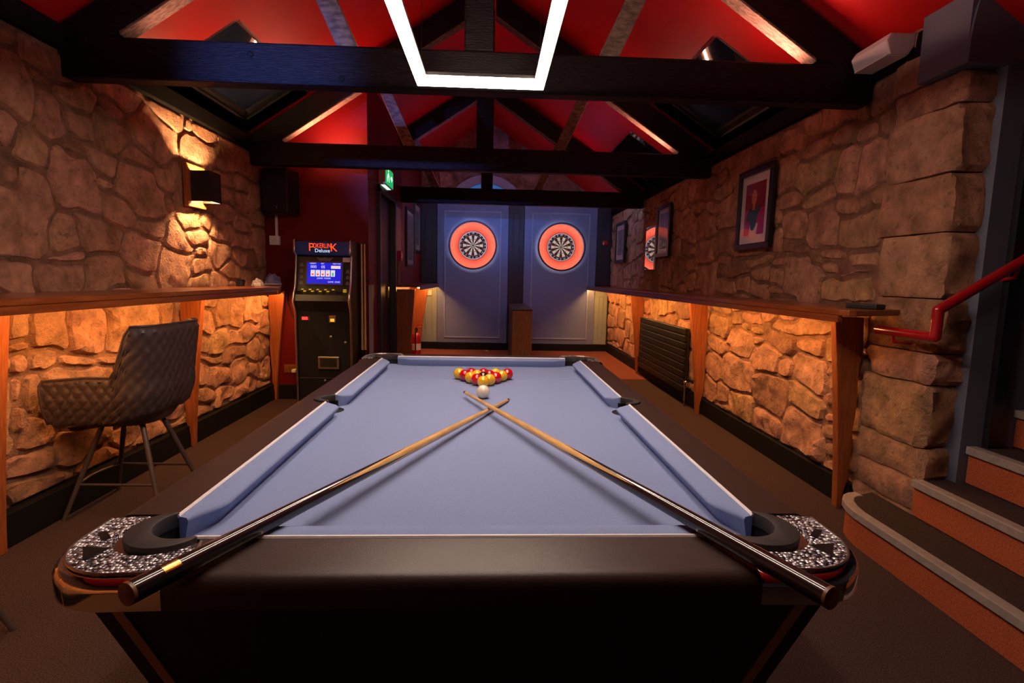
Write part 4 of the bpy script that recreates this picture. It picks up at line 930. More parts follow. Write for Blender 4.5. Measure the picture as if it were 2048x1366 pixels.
# ------------------------------------------------------------------ stool
def stool():
    t = thing('bar_stool', 'quilted charcoal bar stool with low arms pulled up to the wall counter', 'stool', (-1.822, 2.69, 0), group='quilted bar stools')
    # local frame: faces -X
    def plan(a, grow):                   # a from -1 (front end of one arm) round the back to 1
        s = abs(a); sg = 1 if a >= 0 else -1
        hw, fx, bx, rc = .245 * grow, -.235, .235 * grow, .15
        l1 = (bx - rc) - fx; l2 = rc * PI / 2; l3 = hw - rc; tot = l1 + l2 + l3; d = (1 - s) * tot
        if d < l1: return Vector((fx + d, sg * hw, 0)), tot - d
        if d < l1 + l2:
            an = (d - l1) / rc; return Vector((bx - rc + rc * math.sin(an), sg * (hw - rc + rc * math.cos(an)), 0)), tot - d
        return Vector((bx, sg * (hw - rc - (d - l1 - l2)), 0)), tot - d
    def top(a):
        s = abs(a); k = min(1, max(0, (s - .40) / .13)); k = k * k * (3 - 2 * k)
        arm = .715 - .02 * max(0, (s - .7) / .3); return .955 * (1 - k) + arm * k
    def bot(a): s = abs(a); return .475 + .055 * max(0, 1 - s / .55)
    nu, nv = 181, 34
    def surf(i, j, off, quilt):
        a = -1 + 2 * i / (nu - 1); v = j / (nv - 1); zt, zb = top(a), bot(a)
        z = zb + (zt - zb) * v; gr = .83 + .17 * min(1, (z - zb) / .13) ** .6 + .10 * max(0, (z - .70) / .25)
        p, sl = plan(a, gr); sl *= (1 if a >= 0 else -1)
        e = .004; q1, _ = plan(min(1, a + e), gr); q0, _ = plan(max(-1, a - e), gr); tg = (q1 - q0); n = Vector((tg.y, -tg.x, 0)); n = n.normalized() if n.length > 1e-9 else Vector((0, 1, 0))
        if n.dot(p) < 0: n = -n
        h = 0
        if quilt and .04 < v < .96:
            uu, vv = sl / .052, z / .072
            d1 = abs(((uu + vv) % 1) - .5); d2 = abs(((uu - vv) % 1) - .5); d = min(.5 - d1, .5 - d2); h = .011 * (1 - math.exp(-d / .09))
        p = p + n * (h - off); p.z = z; return p
    O = [[surf(i, j, 0, True) for j in range(nv)] for i in range(nu)]; I = [[surf(i, j, .036, False) for j in range(nv)] for i in range(nu)]
    g = G(); g.v = [q for r in O for q in r] + [q for r in I for q in r]; K = nu * nv
    for i in range(nu - 1):
        for j in range(nv - 1):
            a, b = i * nv + j, (i + 1) * nv + j; g.f.append((a, b, b + 1, a + 1)); g.f.append((K + a, K + a + 1, K + b + 1, K + b))
        for j in (0, nv - 1): a, b = i * nv + j, (i + 1) * nv + j; g.f.append((a, K + a, K + b, b))
    for i in (0, nu - 1):
        for j in range(nv - 1): a = i * nv + j; g.f.append((a, a + 1, K + a + 1, K + a))
    sh = obj('shell', g, M_LEATHERETTE, t, smooth=50, local=True)
    rim = [O[0][j] + Vector((-.006, 0, 0)) for j in range(2, nv - 1, 4)] + [(O[i][-1] + I[i][-1]) / 2 * .2 + O[i][-1] * .8 + Vector((0, 0, .002)) for i in range(0, nu, 3)] + [O[-1][j] + Vector((-.006, 0, 0)) for j in range(nv - 2, 1, -4)]
    obj('piping', G().tube(rim, .006, 8), M_LEATHERETTE, sh, smooth='all', local=True)
    # underside pan and seat cushion
    base = [surf(i, 0, .010, False) for i in range(0, nu, 6)]
    pan = [(q.x, q.y) for q in base] ; n = len(pan)
    g = G(); g.v = [Vector((q.x, q.y, q.z + .004)) for q in base] + [Vector((q.x * .8, q.y * .8, .462)) for q in base]; g.f = [(i, i + 1, n + i + 1, n + i) for i in range(n - 1)] + [(n - 1, 0, n, 2 * n - 1), tuple(range(n, 2 * n))]
    obj('underside', g, M_LEATHERETTE, t, local=True)
    cu = [(q.x * .92 , q.y * .90) for q in base]
    obj('seat', G().prism([(min(x, .19), y) for x, y in cu], 2, .49, .575), M_LEATHERETTE, t, bevel=.02, bseg=3, smooth=50, local=True)
    feet = [(-.235, -.188), (-.235, .188), (.228, -.188), (.235, .182)]; legs = []
    for fx, fy in feet:
        tx_, ty_ = fx * .42, fy * .42
        pts = [(tx_ * .3, ty_ * .3, .452), (tx_ * .75, ty_ * .75, .455), (tx_, ty_, .445), (tx_ + (fx - tx_) * .05, ty_ + (fy - ty_) * .05, .425)] + [(tx_ + (fx - tx_) * k, ty_ + (fy - ty_) * k, .45 * (1 - k)) for k in (.2, .5, .8, 1)]
        legs.append(obj('leg', G().tube(pts, [.0125] * 5 + [.0118, .0105, .0095], 12), M_STOOLLEG, t, smooth=50, local=True))
    def at(fx, fy, z): k = 1 - z / .45; return Vector((fx * (.42 + .58 * k), fy * (.42 + .58 * k), z))
    for a, b in ((0, 2), (1, 3)): obj('footrest', G().tube([at(*feet[a], .165), at(*feet[b], .165)], .0065, 10), M_STOOLLEG, t, smooth=50, local=True)
    p, q = at(*feet[0], .165), at(*feet[1], .165)
    obj('footrest', G().tube([p.lerp(q, k / 8) + Vector((-.03 * math.sin(PI * k / 8), 0, .0)) for k in range(9)], .0065, 10), M_STOOLLEG, t, smooth=50, local=True)
    return t
st = stool()
st2 = copy_tree(st); st2.location = (-1.83, 1.52, 0); st2['label'] = 'bar stool mostly out of view, one foot showing at the left edge'

# ------------------------------------------------------------------ poker arcade machine
ax0, ax1, ayf, ayb = -1.762, -1.255, 4.77, 5.07
am = thing('arcade_machine', 'black poker arcade machine with blue lit screen against the red wall', 'arcade machine', ((ax0 + ax1) / 2, 4.92, 0))
# side profile (y, z): front to the left
prof = [(ayf, .0), (ayf, .875), (ayf - .055, .975), (ayf - .035, 1.035), (ayf + .005, 1.10), (ayf + .055, 1.375), (ayf + .005, 1.40), (ayf + .012, 1.51), (ayb, 1.51), (ayb, 0)]
for i, x in enumerate((ax0, ax1 - .018)):
    sp_ = obj('side_panel', G().prism(prof, 0, x, x + .018), M_BLACK, am)
    edge = [(x + .009, y - (.002 if k < 8 else 0), z) for k, (y, z) in enumerate(prof[:8])] + [(x + .009, prof[7][0] + .01, prof[7][1] + .002)]
    obj('edge_trim', G().tube([(q[0], q[1], max(.012, q[2])) for q in edge], .011, 8), M_SILVER, sp_, smooth=50)
xi0, xi1 = ax0 + .018, ax1 - .018
obj('lower_front', G().box(xi0, xi1, ayf + .015, ayb, .02, .88), M_BLACKM, am)
obj('control_panel', G().prism([(ayf + .01, .88), (ayf - .045, .975), (ayf - .028, 1.03), (ayf + .01, 1.06), (ayb, 1.06), (ayb, .88)], 0, xi0, xi1), M_BLACK, am)
def sl(t): return (ayf + .02 + (.052) * t, 1.085 + .285 * t)     # screen panel slope
obj('screen_panel', G().prism([(ayf + .015, 1.06), sl(1), (ayb, 1.37), (ayb, 1.06)], 0, xi0, xi1), M_BLACK, am)
mq = obj('marquee', G().box(xi0, xi1, ayf + .025, ayb, 1.385, 1.50), M_MARQB, am)
sdir = Vector((0, .052, .285)).normalized(); snor = Vector((0, -sdir.z, sdir.y))
def SP(x, t, d=.0): y, z = sl(t); return Vector((x, y, z)) + snor * d
def spq(x0, x1, t0_, t1_, d0, d1):
    g = G(); q = [(x0, t0_), (x1, t0_), (x1, t1_), (x0, t1_)]
    return g.add([SP(x, t, d0) for x, t in q] + [SP(x, t, d1) for x, t in q], [(0, 3, 2, 1), (4, 5, 6, 7), (0, 1, 5, 4), (1, 2, 6, 5), (2, 3, 7, 6), (3, 0, 4, 7)])
D0 = .010
sx0, sx1 = -1.655, -1.352
scr = obj('screen', spq(sx0, sx1, .14, .80, -.01, D0), M_SCREENBLUE, am)
bz = G()
for (a, b, c, d) in ((sx0 - .012, sx1 + .012, .10, .14), (sx0 - .012, sx1 + .012, .80, .84), (sx0 - .012, sx0, .14, .80), (sx1, sx1 + .012, .14, .80)): 
    q = spq(a, b, c, d, -.01, D0 + .006); bz.add(q.v, q.f)
obj('bezel', bz, M_BEZEL, scr, bevel=.003)
def stx(s, size, cx, tt, m, nm='lettering', par=scr): obj(nm, text_geo(s, size, lambda u, v: SP(cx + u, tt, D0 + .0015) + sdir * v), m, par, fixn=False)
stx('CREDIT', .017, -1.605, .77, M_SCRW); stx('BET', .017, -1.52, .77, M_SCRW); stx('HIGH WIN', .015, -1.395, .77, M_SCRW)
stx('000', .036, -1.600, .665, M_SCRW); stx('05', .036, -1.515, .665, M_SCRW)
obj('score_box', spq(-1.445, -1.362, .62, .71, 0, D0 + .001), M_SCRW, scr); stx('£0000', .030, -1.403, .665, M_SCRO)
for i, ch in enumerate('9JQKJ'):
    cx = -1.605 + i * .0445
    cdp = obj('card', spq(cx - .0185, cx + .0185, .37, .57, 0, D0 + .001), M_SCRW, scr)
    obj('card_letter', text_geo(ch, .026, lambda u, v: SP(cx + u, .52, D0 + .002) + sdir * v), M_SCRR if i < 4 else M_SCRG, scr, fixn=False)
    if i < 4:
        h = [(0, -.012), (.011, .002), (.009, .009), (.004, .010), (0, .006), (-.004, .010), (-.009, .009), (-.011, .002)]
        obj('heart', G().add([SP(cx + a, .43, D0 + .002) + sdir * b for a, b in h], [tuple(range(8))]), M_SCRR, scr, fixn=False)
    else: obj('joker_mark', spq(cx - .008, cx + .008, .39, .49, 0, D0 + .002), M_SCRG, scr)
stx('JOKER  POKER', .019, -1.505, .31, M_SCRW); stx('GAME  OVER', .019, -1.415, .20, M_SCRW)
# printed hands either side, crown logo and sticker
for i in range(4):
    for x, w_ in ((-1.708, .036), (-1.298, .034)):
        if x > -1.4 and i == 3: continue
        tt = .17 + i * .185
        obj('hand_print', G().add([SP(x - w_ / 2, tt - .05, D0 - .008), SP(x + w_ / 2, tt - .05, D0 - .008), SP(x + w_ / 2 - .006, tt + .04, D0 - .008), SP(x, tt + .065, D0 - .008), SP(x - w_ / 2 + .006, tt + .04, D0 - .008)], [(0, 1, 2, 3, 4)]), M_ARTGREY, am, fixn=False)
obj('emblem', G().add([SP(-1.505 + a, .86 + b, D0 - .007) for a, b in ((-.05, 0), (.05, 0), (.075, .13), (.03, .09), (0, .13), (-.03, .09), (-.075, .13))], [tuple(range(7))]), M_ARTGREY, am, fixn=False)
obj('sticker', spq(-1.345, -1.272, .84, .98, -.01, .004), M_MOUNT, am)
# marquee lettering
ym = ayf + .025
def MQ(s, size, cx, cz, m, nm='lettering', sc=1.0, dy=.0015): obj(nm, text_geo(s, size, lambda u, v: (cx + u * sc, ym - dy, cz + v)), m, mq, fixn=False)
MQ('P', .100, -1.610, 1.447, M_MARQ, sc=1.0, dy=.002); MQ('OKERLIN', .060, -1.515, 1.462, M_MARQ, sc=.66, dy=.002); MQ('K', .100, -1.412, 1.447, M_MARQ, sc=1.0, dy=.002)
MQ('Deluxe', .046, -1.512, 1.420, M_MARQW, dy=.003)
# button legends, coin parts, tray
for i in range(6):
    cx = -1.69 + i * .068 if i < 5 else -1.315
    for k in range(2 if i != 4 else 1):
        wd = .018 if i < 5 else .026
        xx = cx + (k * .022 if i < 5 else 0)
        obj('button_legend', G().box(xx - wd / 2, xx + wd / 2, ayf - .005 - .006 * k, ayf + .012, 1.072 - k * .016, 1.080 - k * .016), M_BTN, am)
obj('display', G().box(-1.715, -1.63, ayf + .005, ayf + .02, .795, .835), M_BLACK, am); obj('digits', G().box(-1.70, -1.65, ayf + .003, ayf + .006, .803, .828), M_LEDRED, am)
obj('coin_slot', G().box(-1.46, -1.40, ayf, ayf + .02, .78, .845), M_STEEL, am, bevel=.003); obj('slot_light', G().box(-1.447, -1.413, ayf - .003, ayf + .002, .79, .815), M_LEDORANGE, am)
tr = obj('payout_tray', G().box(-1.565, -1.375, ayf - .008, ayf + .02, .355, .47), M_STEEL, am, bevel=.004); obj('tray_opening', G().box(-1.545, -1.395, ayf - .0095, ayf, .375, .455), M_BLACK, tr)
for x, z in ((-1.32, .60), (-1.45, .65), (-1.51, .245)): obj('lock', G().lathe([(.012, 0), (.012, -.008), (.006, -.010)], (x, ayf + .016, z), 12, 1), M_STEEL, am)
obj('kick_plate', G().box(xi0, xi1, ayf + .008, ayf + .016, .268, .272), M_STEEL, am)
# house cues in a wall rack beside it
for i, (x, lab) in enumerate(((-1.228, 'pale wooden house cue in the rack nearer the arcade machine'), (-1.200, 'pale wooden house cue in the rack nearer the door'))):
    c = thing('house_cue', lab, 'cue', (x, 5.05, 0), group='house cues standing in the wall rack')
    obj('shaft', G().tube([(x, 5.03, .50), (x, 5.045, 1.50)], [.011, .0075], 14), M_ASH, c, smooth=50); obj('butt', G().tube([(x, 5.01, .006), (x, 5.03, .50)], [.0145, .011], 14), M_EBONY, c, smooth=50); obj('tip', G().tube([(x, 5.045, 1.50), (x, 5.045, 1.51)], .0075, 12), M_TIP, c)
cr_ = thing('cue_rack', 'small black cue clip holding the house cues on the red wall', 'cue rack', (-1.215, 5.08, 1.17)); obj('bar', G().box(-1.245, -1.182, 5.056, 5.10, 1.165, 1.19), M_BLACK, cr_, bevel=.004)
obj('clip', G().tube([(-1.228, 5.040, 1.178), (-1.228, 5.06, 1.178)], .005, 8), M_BLACK, cr_); obj('clip', G().tube([(-1.200, 5.040, 1.178), (-1.200, 5.06, 1.178)], .005, 8), M_BLACK, cr_)
struct('trim_4', G().box(-1.172, -1.135, 5.06, 5.105, .0, 1.12), mat('grey_corner_guard', (.30, .20, .20), .5), 'pale grey corner guard on the red wall by the door', 'trim', bevel=.004)

# speaker, sockets, cables on the corner
sp = thing('speaker', 'black loudspeaker hung high in the corner over the counter', 'speaker', (-1.96, 4.95, 1.74))
obj('cabinet', G().prism([(-2.09, 4.93), (-1.83, 4.86), (-1.79, 5.06), (-2.07, 5.08)], 2, 1.745, 2.145), M_DARKGLOSS, sp, bevel=.012)
obj('grille', G().prism([(-2.075, 4.916), (-1.842, 4.853), (-1.840, 4.864), (-2.073, 4.928)], 2, 1.77, 2.12), M_GRILLE, sp)
obj('logo', G().lathe([(.011, 0), (.011, -.006)], (-1.93, 4.882, 1.80), 14, 1), M_STEEL, sp); obj('bracket', G().box(-1.97, -1.93, 5.06, 5.10, 1.90, 1.98), M_BLACK, sp)
so = thing('wall_socket', 'white surface socket with conduit on the red wall corner', 'socket', (-2.06, 5.08, 1.47)); obj('box', G().box(-2.085, -1.995, 5.06, 5.10, 1.475, 1.56), M_WHITE, so, bevel=.004); obj('conduit', G().box(-2.035, -2.015, 5.083, 5.10, 1.56, 1.76), M_WHITE, so); obj('screw', G().lathe([(.004, 0), (.004, -.003)], (-2.04, 5.06, 1.517), 8, 1), M_STEEL, so)
bs = thing('brass_socket', 'brass double socket low on the red wall beside the arcade machine', 'socket', (-1.93, 5.09, .25)); obj('plate', G().box(-2.0, -1.855, 5.092, 5.10, .255, .34), M_BRASS, bs, bevel=.003); obj('switch', G().box(-1.965, -1.945, 5.086, 5.092, .29, .32), M_BRASS, bs); obj('switch', G().box(-1.915, -1.895, 5.086, 5.092, .29, .32), M_BRASS, bs)
obj('plug', G().box(-1.915, -1.875, 5.05, 5.092, .265, .295), M_WHITE, bs, bevel=.006)
tag(obj('power_cable', G().tube([(-1.93 + .0, 5.085, 1.05)] + [(-1.945 + .05 * (1 - math.cos(k * .35)), 5.085, 1.02 - .28 * math.sin(k * .196)) for k in range(1, 9)] + [(-1.77, 5.08, .74)], .004, 6), M_BLACK), 'thin black cable looping down from the counter to the arcade machine', 'cable')
al = thing('alarm_sounder', 'small red round alarm sounder on the dark panel by the stone wall', 'alarm', (1.87, YD - .03, 1.80)); obj('base', G().lathe([(.05, 0), (.05, -.03)], (1.87, YD - .02, 1.825), 20, 1), M_EXTRED, al); obj('dome', G().lathe([(.046, -.03), (.046, -.06), (.03, -.078), (.0, -.08)], (1.87, YD - .02, 1.825), 20, 1), M_EXTRED, al, smooth=40)

# wall lamp
sc = thing('wall_lamp', 'black box wall lamp shining up and down the stone', 'lamp', (-2.03, 3.88, 1.70))
obj('backplate', G().box(-2.115, -2.085, 3.76, 3.99, 1.66, 1.95), M_POST, sc, bevel=.004)
g = G(); bx0, bx1, by0, by1, bz0, bz1, tk = -2.085, -1.955, 3.80, 3.95, 1.70, 1.905, .006
g.box(bx0, bx1, by0, by0 + tk, bz0, bz1).box(bx0, bx1, by1 - tk, by1, bz0, bz1).box(bx1 - tk, bx1, by0 + tk, by1 - tk, bz0, bz1)
sh = obj('shade', g, M_BLACK, sc); obj('rim', G().box(bx0, bx1, by0 - .001, by0 + tk, bz0 - .003, bz0), M_SILVER, sh)
for z in (1.76, 1.845): obj('bulb', G().box(-2.022, -1.982, 3.855, 3.895, z - .012, z + .012), M_SCONCE, sc, bevel=.004)
obj('divider', G().box(bx0, bx1 - tk, by0 + tk, by1 - tk, 1.797, 1.808), M_BLACK, sc)

# items on the counter by the red wall
bl = thing('black_tub', 'small black plastic tub on the counter near the red wall', 'tub', (-2.0, 4.28, 1.103)); obj('body', G().lathe([(.030, 0), (.036, .035), (.038, .036), (.038, .045), (.032, .045), (.030, .03)], (-2.0, 4.28, 1.103), 20), M_BLACK, bl, smooth=40); obj('lid', G().lathe([(.034, .045), (.034, .052), (.012, .056)], (-2.0, 4.28, 1.103), 20), M_BLACKM, bl, smooth=40)
def crumple(cx, cy, r, hz, sd, sc=(1, 1)):
    g = G(); n = 18
    def f(i, j):
        a = PI * .5 * i / 9; b = 2 * PI * j / n; q = Vector((math.sin(a) * math.cos(b) * sc[0], math.sin(a) * math.sin(b) * sc[1], math.cos(a) * hz / r)); k = 1 + .35 * noise.noise(q * 2.2 + Vector((sd, 0, 0))); return Vector((cx + q.x * r * k, cy + q.y * r * k, 1.104 + max(0, q.z * r * k)))
    return g.grid(f, 10, n, cv=True)
tag(obj('crumpled_cloth', crumple(-2.015, 4.94, .070, .10, 3), M_BLUEPAPER), 'crumpled lilac-blue cloth heaped on the counter end', 'cloth')
tag(obj('crumpled_wrapper', crumple(-1.985, 4.56, .048, .055, 9, (1, 1.2)), M_MOUNT), 'crumpled pale paper wrapper on the counter beside the cloth', 'wrapper')
pl = tag(obj('side_plate', G().lathe([(.03, 0), (.045, .003), (.075, .012), (.076, .016), (.045, .008), (.0, .006)], (-1.945, 4.76, 1.103), 24), M_WHITE, smooth=40), 'small white plate on the counter beside the crumpled blue cloth', 'plate')
ph = thing('phone', 'black phone lying on the near end of the counter', 'phone', (1.80, 2.46, 1.103), .35); 
obj('body', G().box(-.034, .034, -.075, .075, .0, .024), M_BLACK, ph, bevel=.005, local=True); obj('face', G().box(-.029, .029, -.07, .07, .024, .0248), M_DARKGLOSS, ph, local=True)

# ------------------------------------------------------------------ far end
dv = thing('divider_box', 'oak box divider standing between the two dart lanes', 'divider', (.42, 7.9, 0)); obj('front_panel', G().box(.288, .555, 7.05, 7.075, .006, .775), M_OAK, dv, bevel=.003); obj('body', G().box(.292, .551, 7.075, 8.735, .006, .765), M_OAKD, dv); obj('top', G().box(.283, .56, 7.045, 8.735, .775, .795), M_OAKD, dv, bevel=.003)
dt = thing('dart', 'single dart lying on the carpet below the dartboard near the red wall', 'dart', (0, 8.55, .006)); obj('barrel', G().tube([(-.02, 8.55, .013), (.05, 8.50, .013)], .004, 8), M_BRASS, dt); obj('point', G().tube([(.05, 8.50, .013), (.085, 8.475, .010)], [.002, .0006], 6), M_STEEL, dt); obj('shaft', G().tube([(-.06, 8.58, .013), (-.02, 8.55, .013)], .003, 6), M_WHITE, dt); obj('flight', G().box(-.085, -.055, 8.572, 8.60, .0068, .024), M_WHITE, dt)
sw = thing('light_switch', 'lit light switch on the narrow sage panel', 'switch', (-1.04, 8.8, .92)); obj('plate', G().box(-1.085, -.995, 8.782, 8.80, .90, .99), M_WHITE, sw, bevel=.004); obj('rocker', G().box(-1.055, -1.025, 8.777, 8.782, .92, .97), M_WHITE, sw)
fe = thing('fire_extinguisher', 'red fire extinguisher under the short shelf', 'extinguisher', (-1.03, 7.25, .006))
ex, ey = -1.03, 7.25
obj('cylinder', G().lathe([(.05, .006), (.062, .012), (.062, .36), (.055, .40), (.03, .43), (.018, .435), (.018, .46)], (ex, ey, 0), 24), M_EXTRED, fe, smooth=40); obj('label_band', G().lathe([(.061, .20), (.0628, .20), (.0628, .29), (.061, .29)], (ex, ey, 0), 24, 2, True), M_INK, fe, smooth=40); obj('valve', G().lathe([(.02, .46), (.02, .50), (.008, .505)], (ex, ey, 0), 12), M_BLACK, fe); obj('handle', G().tube([(ex, ey, .49), (ex + .03, ey, .515), (ex + .08, ey, .51)], .007, 8).tube([(ex, ey, .50), (ex + .02, ey, .555), (ex + .08, ey, .56)], .007, 8), M_EXTRED, fe); obj('hose', G().tube([(ex, ey, .48), (ex, ey - .06, .47), (ex, ey - .085, .38), (ex, ey - .08, .20)], .009, 8), M_BLACK, fe)

# door in the red side wall
d1 = thing('door_1', 'black door standing ajar in a dark frame beside the arcade machine', 'door', (-1.2, 5.95, 0), kind='structure')
obj('frame', G().box(-1.275, -1.145, 5.50, 5.56, 0, 2.10).box(-1.275, -1.145, 6.36, 6.42, 0, 2.10).box(-1.275, -1.145, 5.50, 6.42, 2.06, 2.13), M_DOORFRAME, d1, bevel=.004)
lf = obj('leaf', G().box(-1.25, -1.21, 5.60, 6.36, .006, 2.055), M_DOOR, d1); obj('edge', G().box(-1.25, -1.205, 5.56, 5.60, .006, 2.055), M_DOOREDGE, d1); obj('handle', G().box(-1.205, -1.185, 6.10, 6.14, .95, 1.09), M_BRASS, lf, bevel=.003)
for z in (.45, 1.05): obj('hinge', G().tube([(-1.20, 5.60, z), (-1.20, 5.60, z + .06)], .008, 8), M_BLACK, lf)
# exit sign
es = thing('exit_sign', 'green lit running man exit sign above the black door', 'sign', (-1.14, 5.8, 2.13)); obj('case', G().box(-1.175, -1.105, 5.57, 5.99, 2.145, 2.335), M_WHITE, es, bevel=.004); obj('face', G().box(-1.105, -1.101, 5.58, 5.98, 2.155, 2.325), M_EXITG, es)
def fy(pts): return [(-1.099, 5.58 + a * .40, 2.155 + b * .17) for a, b in pts]
obj('running_figure', G().add(fy([(.20, .1), (.26, .45), (.34, .5), (.40, .2), (.46, .2), (.42, .62), (.34, .75), (.22, .62), (.14, .35)]), [tuple(range(9))]).add(fy([(.33 + .05 * math.cos(k), .85 + .09 * math.sin(k)) for k in [i * PI / 4 for i in range(8)]]), [tuple(range(8))]), M_EXITW, es, fixn=False)
obj('arrow', G().add(fy([(.60, .45), (.72, .45), (.72, .30), (.90, .52), (.72, .74), (.72, .60), (.60, .60)]), [tuple(range(7))]), M_EXITW, es, fixn=False); obj('downlight', G().box(-1.16, -1.12, 5.62, 5.94, 2.141, 2.145), M_EXITW, es)
# pictures on the red wall
def picture(y0, y1, z0, z1, x, sg, fw, lab, kind, d=.03, mt=.06, cat='picture'):
    t = thing('framed_picture', lab, cat, (x, (y0 + y1) / 2, z0)); xf = x + sg * d
    g = G(); a, b = min(x, xf), max(x, xf)
    g.box(a, b, y0, y1, z0, z0 + fw).box(a, b, y0, y1, z1 - fw, z1).box(a, b, y0, y0 + fw, z0 + fw, z1 - fw).box(a, b, y1 - fw, y1, z0 + fw, z1 - fw)
    obj('frame', g, M_FRAME, t, bevel=.003)
    xm = x + sg * d * .4; obj('mount', G().box(min(x, xm), max(x, xm), y0 + fw, y1 - fw, z0 + fw, z1 - fw), M_MOUNT, t)
    p0, p1, q0, q1 = y0 + fw + mt, y1 - fw - mt, z0 + fw + mt, z1 - fw - mt; xp = xm + sg * .0015
    def PQ(pts, e=0): return [(xp + sg * (.0004 + e), (p1 + (p0 - p1) * u) if sg < 0 else (p0 + (p1 - p0) * u), q0 + (q1 - q0) * v) for u, v in pts]
    if kind == 'figure':
        obj('print', G().add(PQ([(0, 0), (1, 0), (1, .5), (0, .5)]), [(0, 1, 2, 3)]), M_MAGENTA, t, fixn=False); obj('print_upper', G().add(PQ([(0, .5), (1, .5), (1, 1), (0, 1)]), [(0, 1, 2, 3)]), M_CRIMSON, t, fixn=False)
        obj('print_pale', G().add(PQ([(.28, 0), (.66, 0), (.72, .22), (.30, .22)], .0004), [(0, 1, 2, 3)]), M_MOUNT, t, fixn=False)
        obj('print_shirt', G().add(PQ([(.36, .12), (.44, .08), (.52, .10), (.60, .18), (.68, .38), (.80, .46), (.76, .56), (.62, .54), (.50, .46), (.36, .52), (.22, .50), (.10, .34), (.12, .26), (.28, .26)], .0008), [tuple(range(14))]), M_TEAL, t, fixn=False)
        obj('print_head', G().add(PQ([(.46 + .13 * math.cos(k * PI / 6), .72 + .15 * math.sin(k * PI / 6)) for k in range(12)] , .0010), [tuple(range(12))]).add(PQ([(.40, .48), (.52, .48), (.52, .62), (.40, .62)], .0009), [(0, 1, 2, 3)]), M_SKIN, t, fixn=False)
    else: obj('print', G().add(PQ([(0, 0), (1, 0), (1, 1), (0, 1)]), [(0, 1, 2, 3)]), M_GREYPRINT, t, fixn=False)
    xg = x + sg * d * .75; obj('glazing', G().add([(xg, y0 + fw, z0 + fw), (xg, y1 - fw, z0 + fw), (xg, y1 - fw, z1 - fw), (xg, y0 + fw, z1 - fw)], [(0, 1, 2, 3)]), M_PICGLASS, t)
    return t
picture(3.655, 4.165, 1.465, 2.06, XR - .045, -1, .045, 'black framed print of a figure in green on magenta', 'figure', mt=.062)
picture(5.77, 6.225, 1.49, 2.07, XR - .045, -1, .040, 'black framed picture above the radiator reflecting a dartboard', 'grey', mt=.05)
picture(7.73, 8.30, 1.48, 2.085, XR - .045, -1, .045, 'black framed picture on the stone wall closest to the dartboards', 'grey', mt=.07)
picture(7.22, 7.92, 1.35, 2.14, -1.175, 1, .035, 'black framed picture on the red wall, lower of the pair', 'grey', mt=.05)
picture(7.97, 8.60, 1.575, 2.32, -1.175, 1, .035, 'black framed picture on the red wall, higher of the pair', 'grey', mt=.08)
gp = thing('mirror_panel', 'unframed glossy panel reflecting red and white beside the black frame', 'mirror', (XR - .045, 6.5, 1.35)); obj('backing', G().box(XR - .055, XR - .040, 6.30, 6.68, 1.35, 1.88), M_MOUNT, gp); obj('mirror', G().box(XR - .058, XR - .055, 6.305, 6.675, 1.355, 1.875), mat('silvered_mirror', (.85, .82, .82), .03, 1), gp)
nt_ = tag(obj('wall_notice', G().box(-1.175, -1.165, 6.50, 6.84, 1.51, 2.05), M_POSTER, bevel=.002), 'pale pinkish notice sheet on the red wall beside the door', 'notice')
cp = thing('call_point', 'small red fire call point with two conduits on the red wall', 'call point', (-1.16, 6.68, 1.40)); obj('box', G().box(-1.175, -1.125, 6.60, 6.72, 1.40, 1.52), M_EXTRED, cp, bevel=.005); obj('glass', G().box(-1.125, -1.121, 6.63, 6.69, 1.43, 1.49), M_WHITE, cp)
for y in (6.63, 6.72): obj('conduit', G().tube([(-1.165, y, 1.104), (-1.165, y, 1.40)], .010, 8), mat('pink_conduit_%d' % int(y * 100), (.35, .16, .18), .5), cp)

# radiator
rd = thing('radiator', 'black horizontal-panel radiator under the counter on the stone wall', 'radiator', (1.9, 5.78, .13))
ry0, ry1, rz0, rz1 = 5.0, 6.55, .13, .765; nb_ = 9; hb = (rz1 - rz0) / nb_
for k in range(nb_): obj('panel', G().box(1.885, 1.915, ry0, ry1, rz0 + k * hb + .004, rz0 + (k + 1) * hb - .004), M_RAD, rd, bevel=.007, bseg=2)
obj('back_panel', G().box(1.915, 1.94, ry0 + .02, ry1 - .02, rz0 + .01, rz1 - .01), M_BLACK, rd)
for y in (ry0 + .2, ry1 - .2): obj('bracket', G().box(1.94, XR - .005, y - .015, y + .015, rz1 - .16, rz1 - .08), M_BLACK, rd)
for y in (ry0 - .035, ry1 + .03): obj('valve', G().lathe([(.012, .0), (.012, .12), (.020, .13), (.020, .19), (.014, .20)], (1.905, y, .055), 12).tube([(1.905, y, .16), (1.905, y + (.06 if y < 5.5 else -.06), .16)], .01, 8), M_CHROME if y < 5.5 else M_BLACK, rd, smooth=40)
for y in (ry0 - .035, ry1 + .03): obj('pipe', G().tube([(1.905, y, .0), (1.905, y, .06)], .008, 8), M_STEEL, rd)

# emergency light on the ceiling slope
em = thing('emergency_light', 'white emergency light box fixed to the ceiling edge by the stairs', 'light', (1.86, 2.64, 2.28)); obj('case', G().prism([(1.84, 2.29), (1.93, 2.29), (1.955, 2.33), (1.955, 2.385), (1.835, 2.385), (1.815, 2.35)], 1, 2.52, 2.765), mat('dull_white_case', (.50, .42, .44), .5), em, bevel=.006); obj('diffuser', G().prism([(1.832, 2.287), (1.925, 2.287), (1.925, 2.292), (1.832, 2.292)], 1, 2.53, 2.755), mat('opal_diffuser', (.65, .55, .55), .3), em)

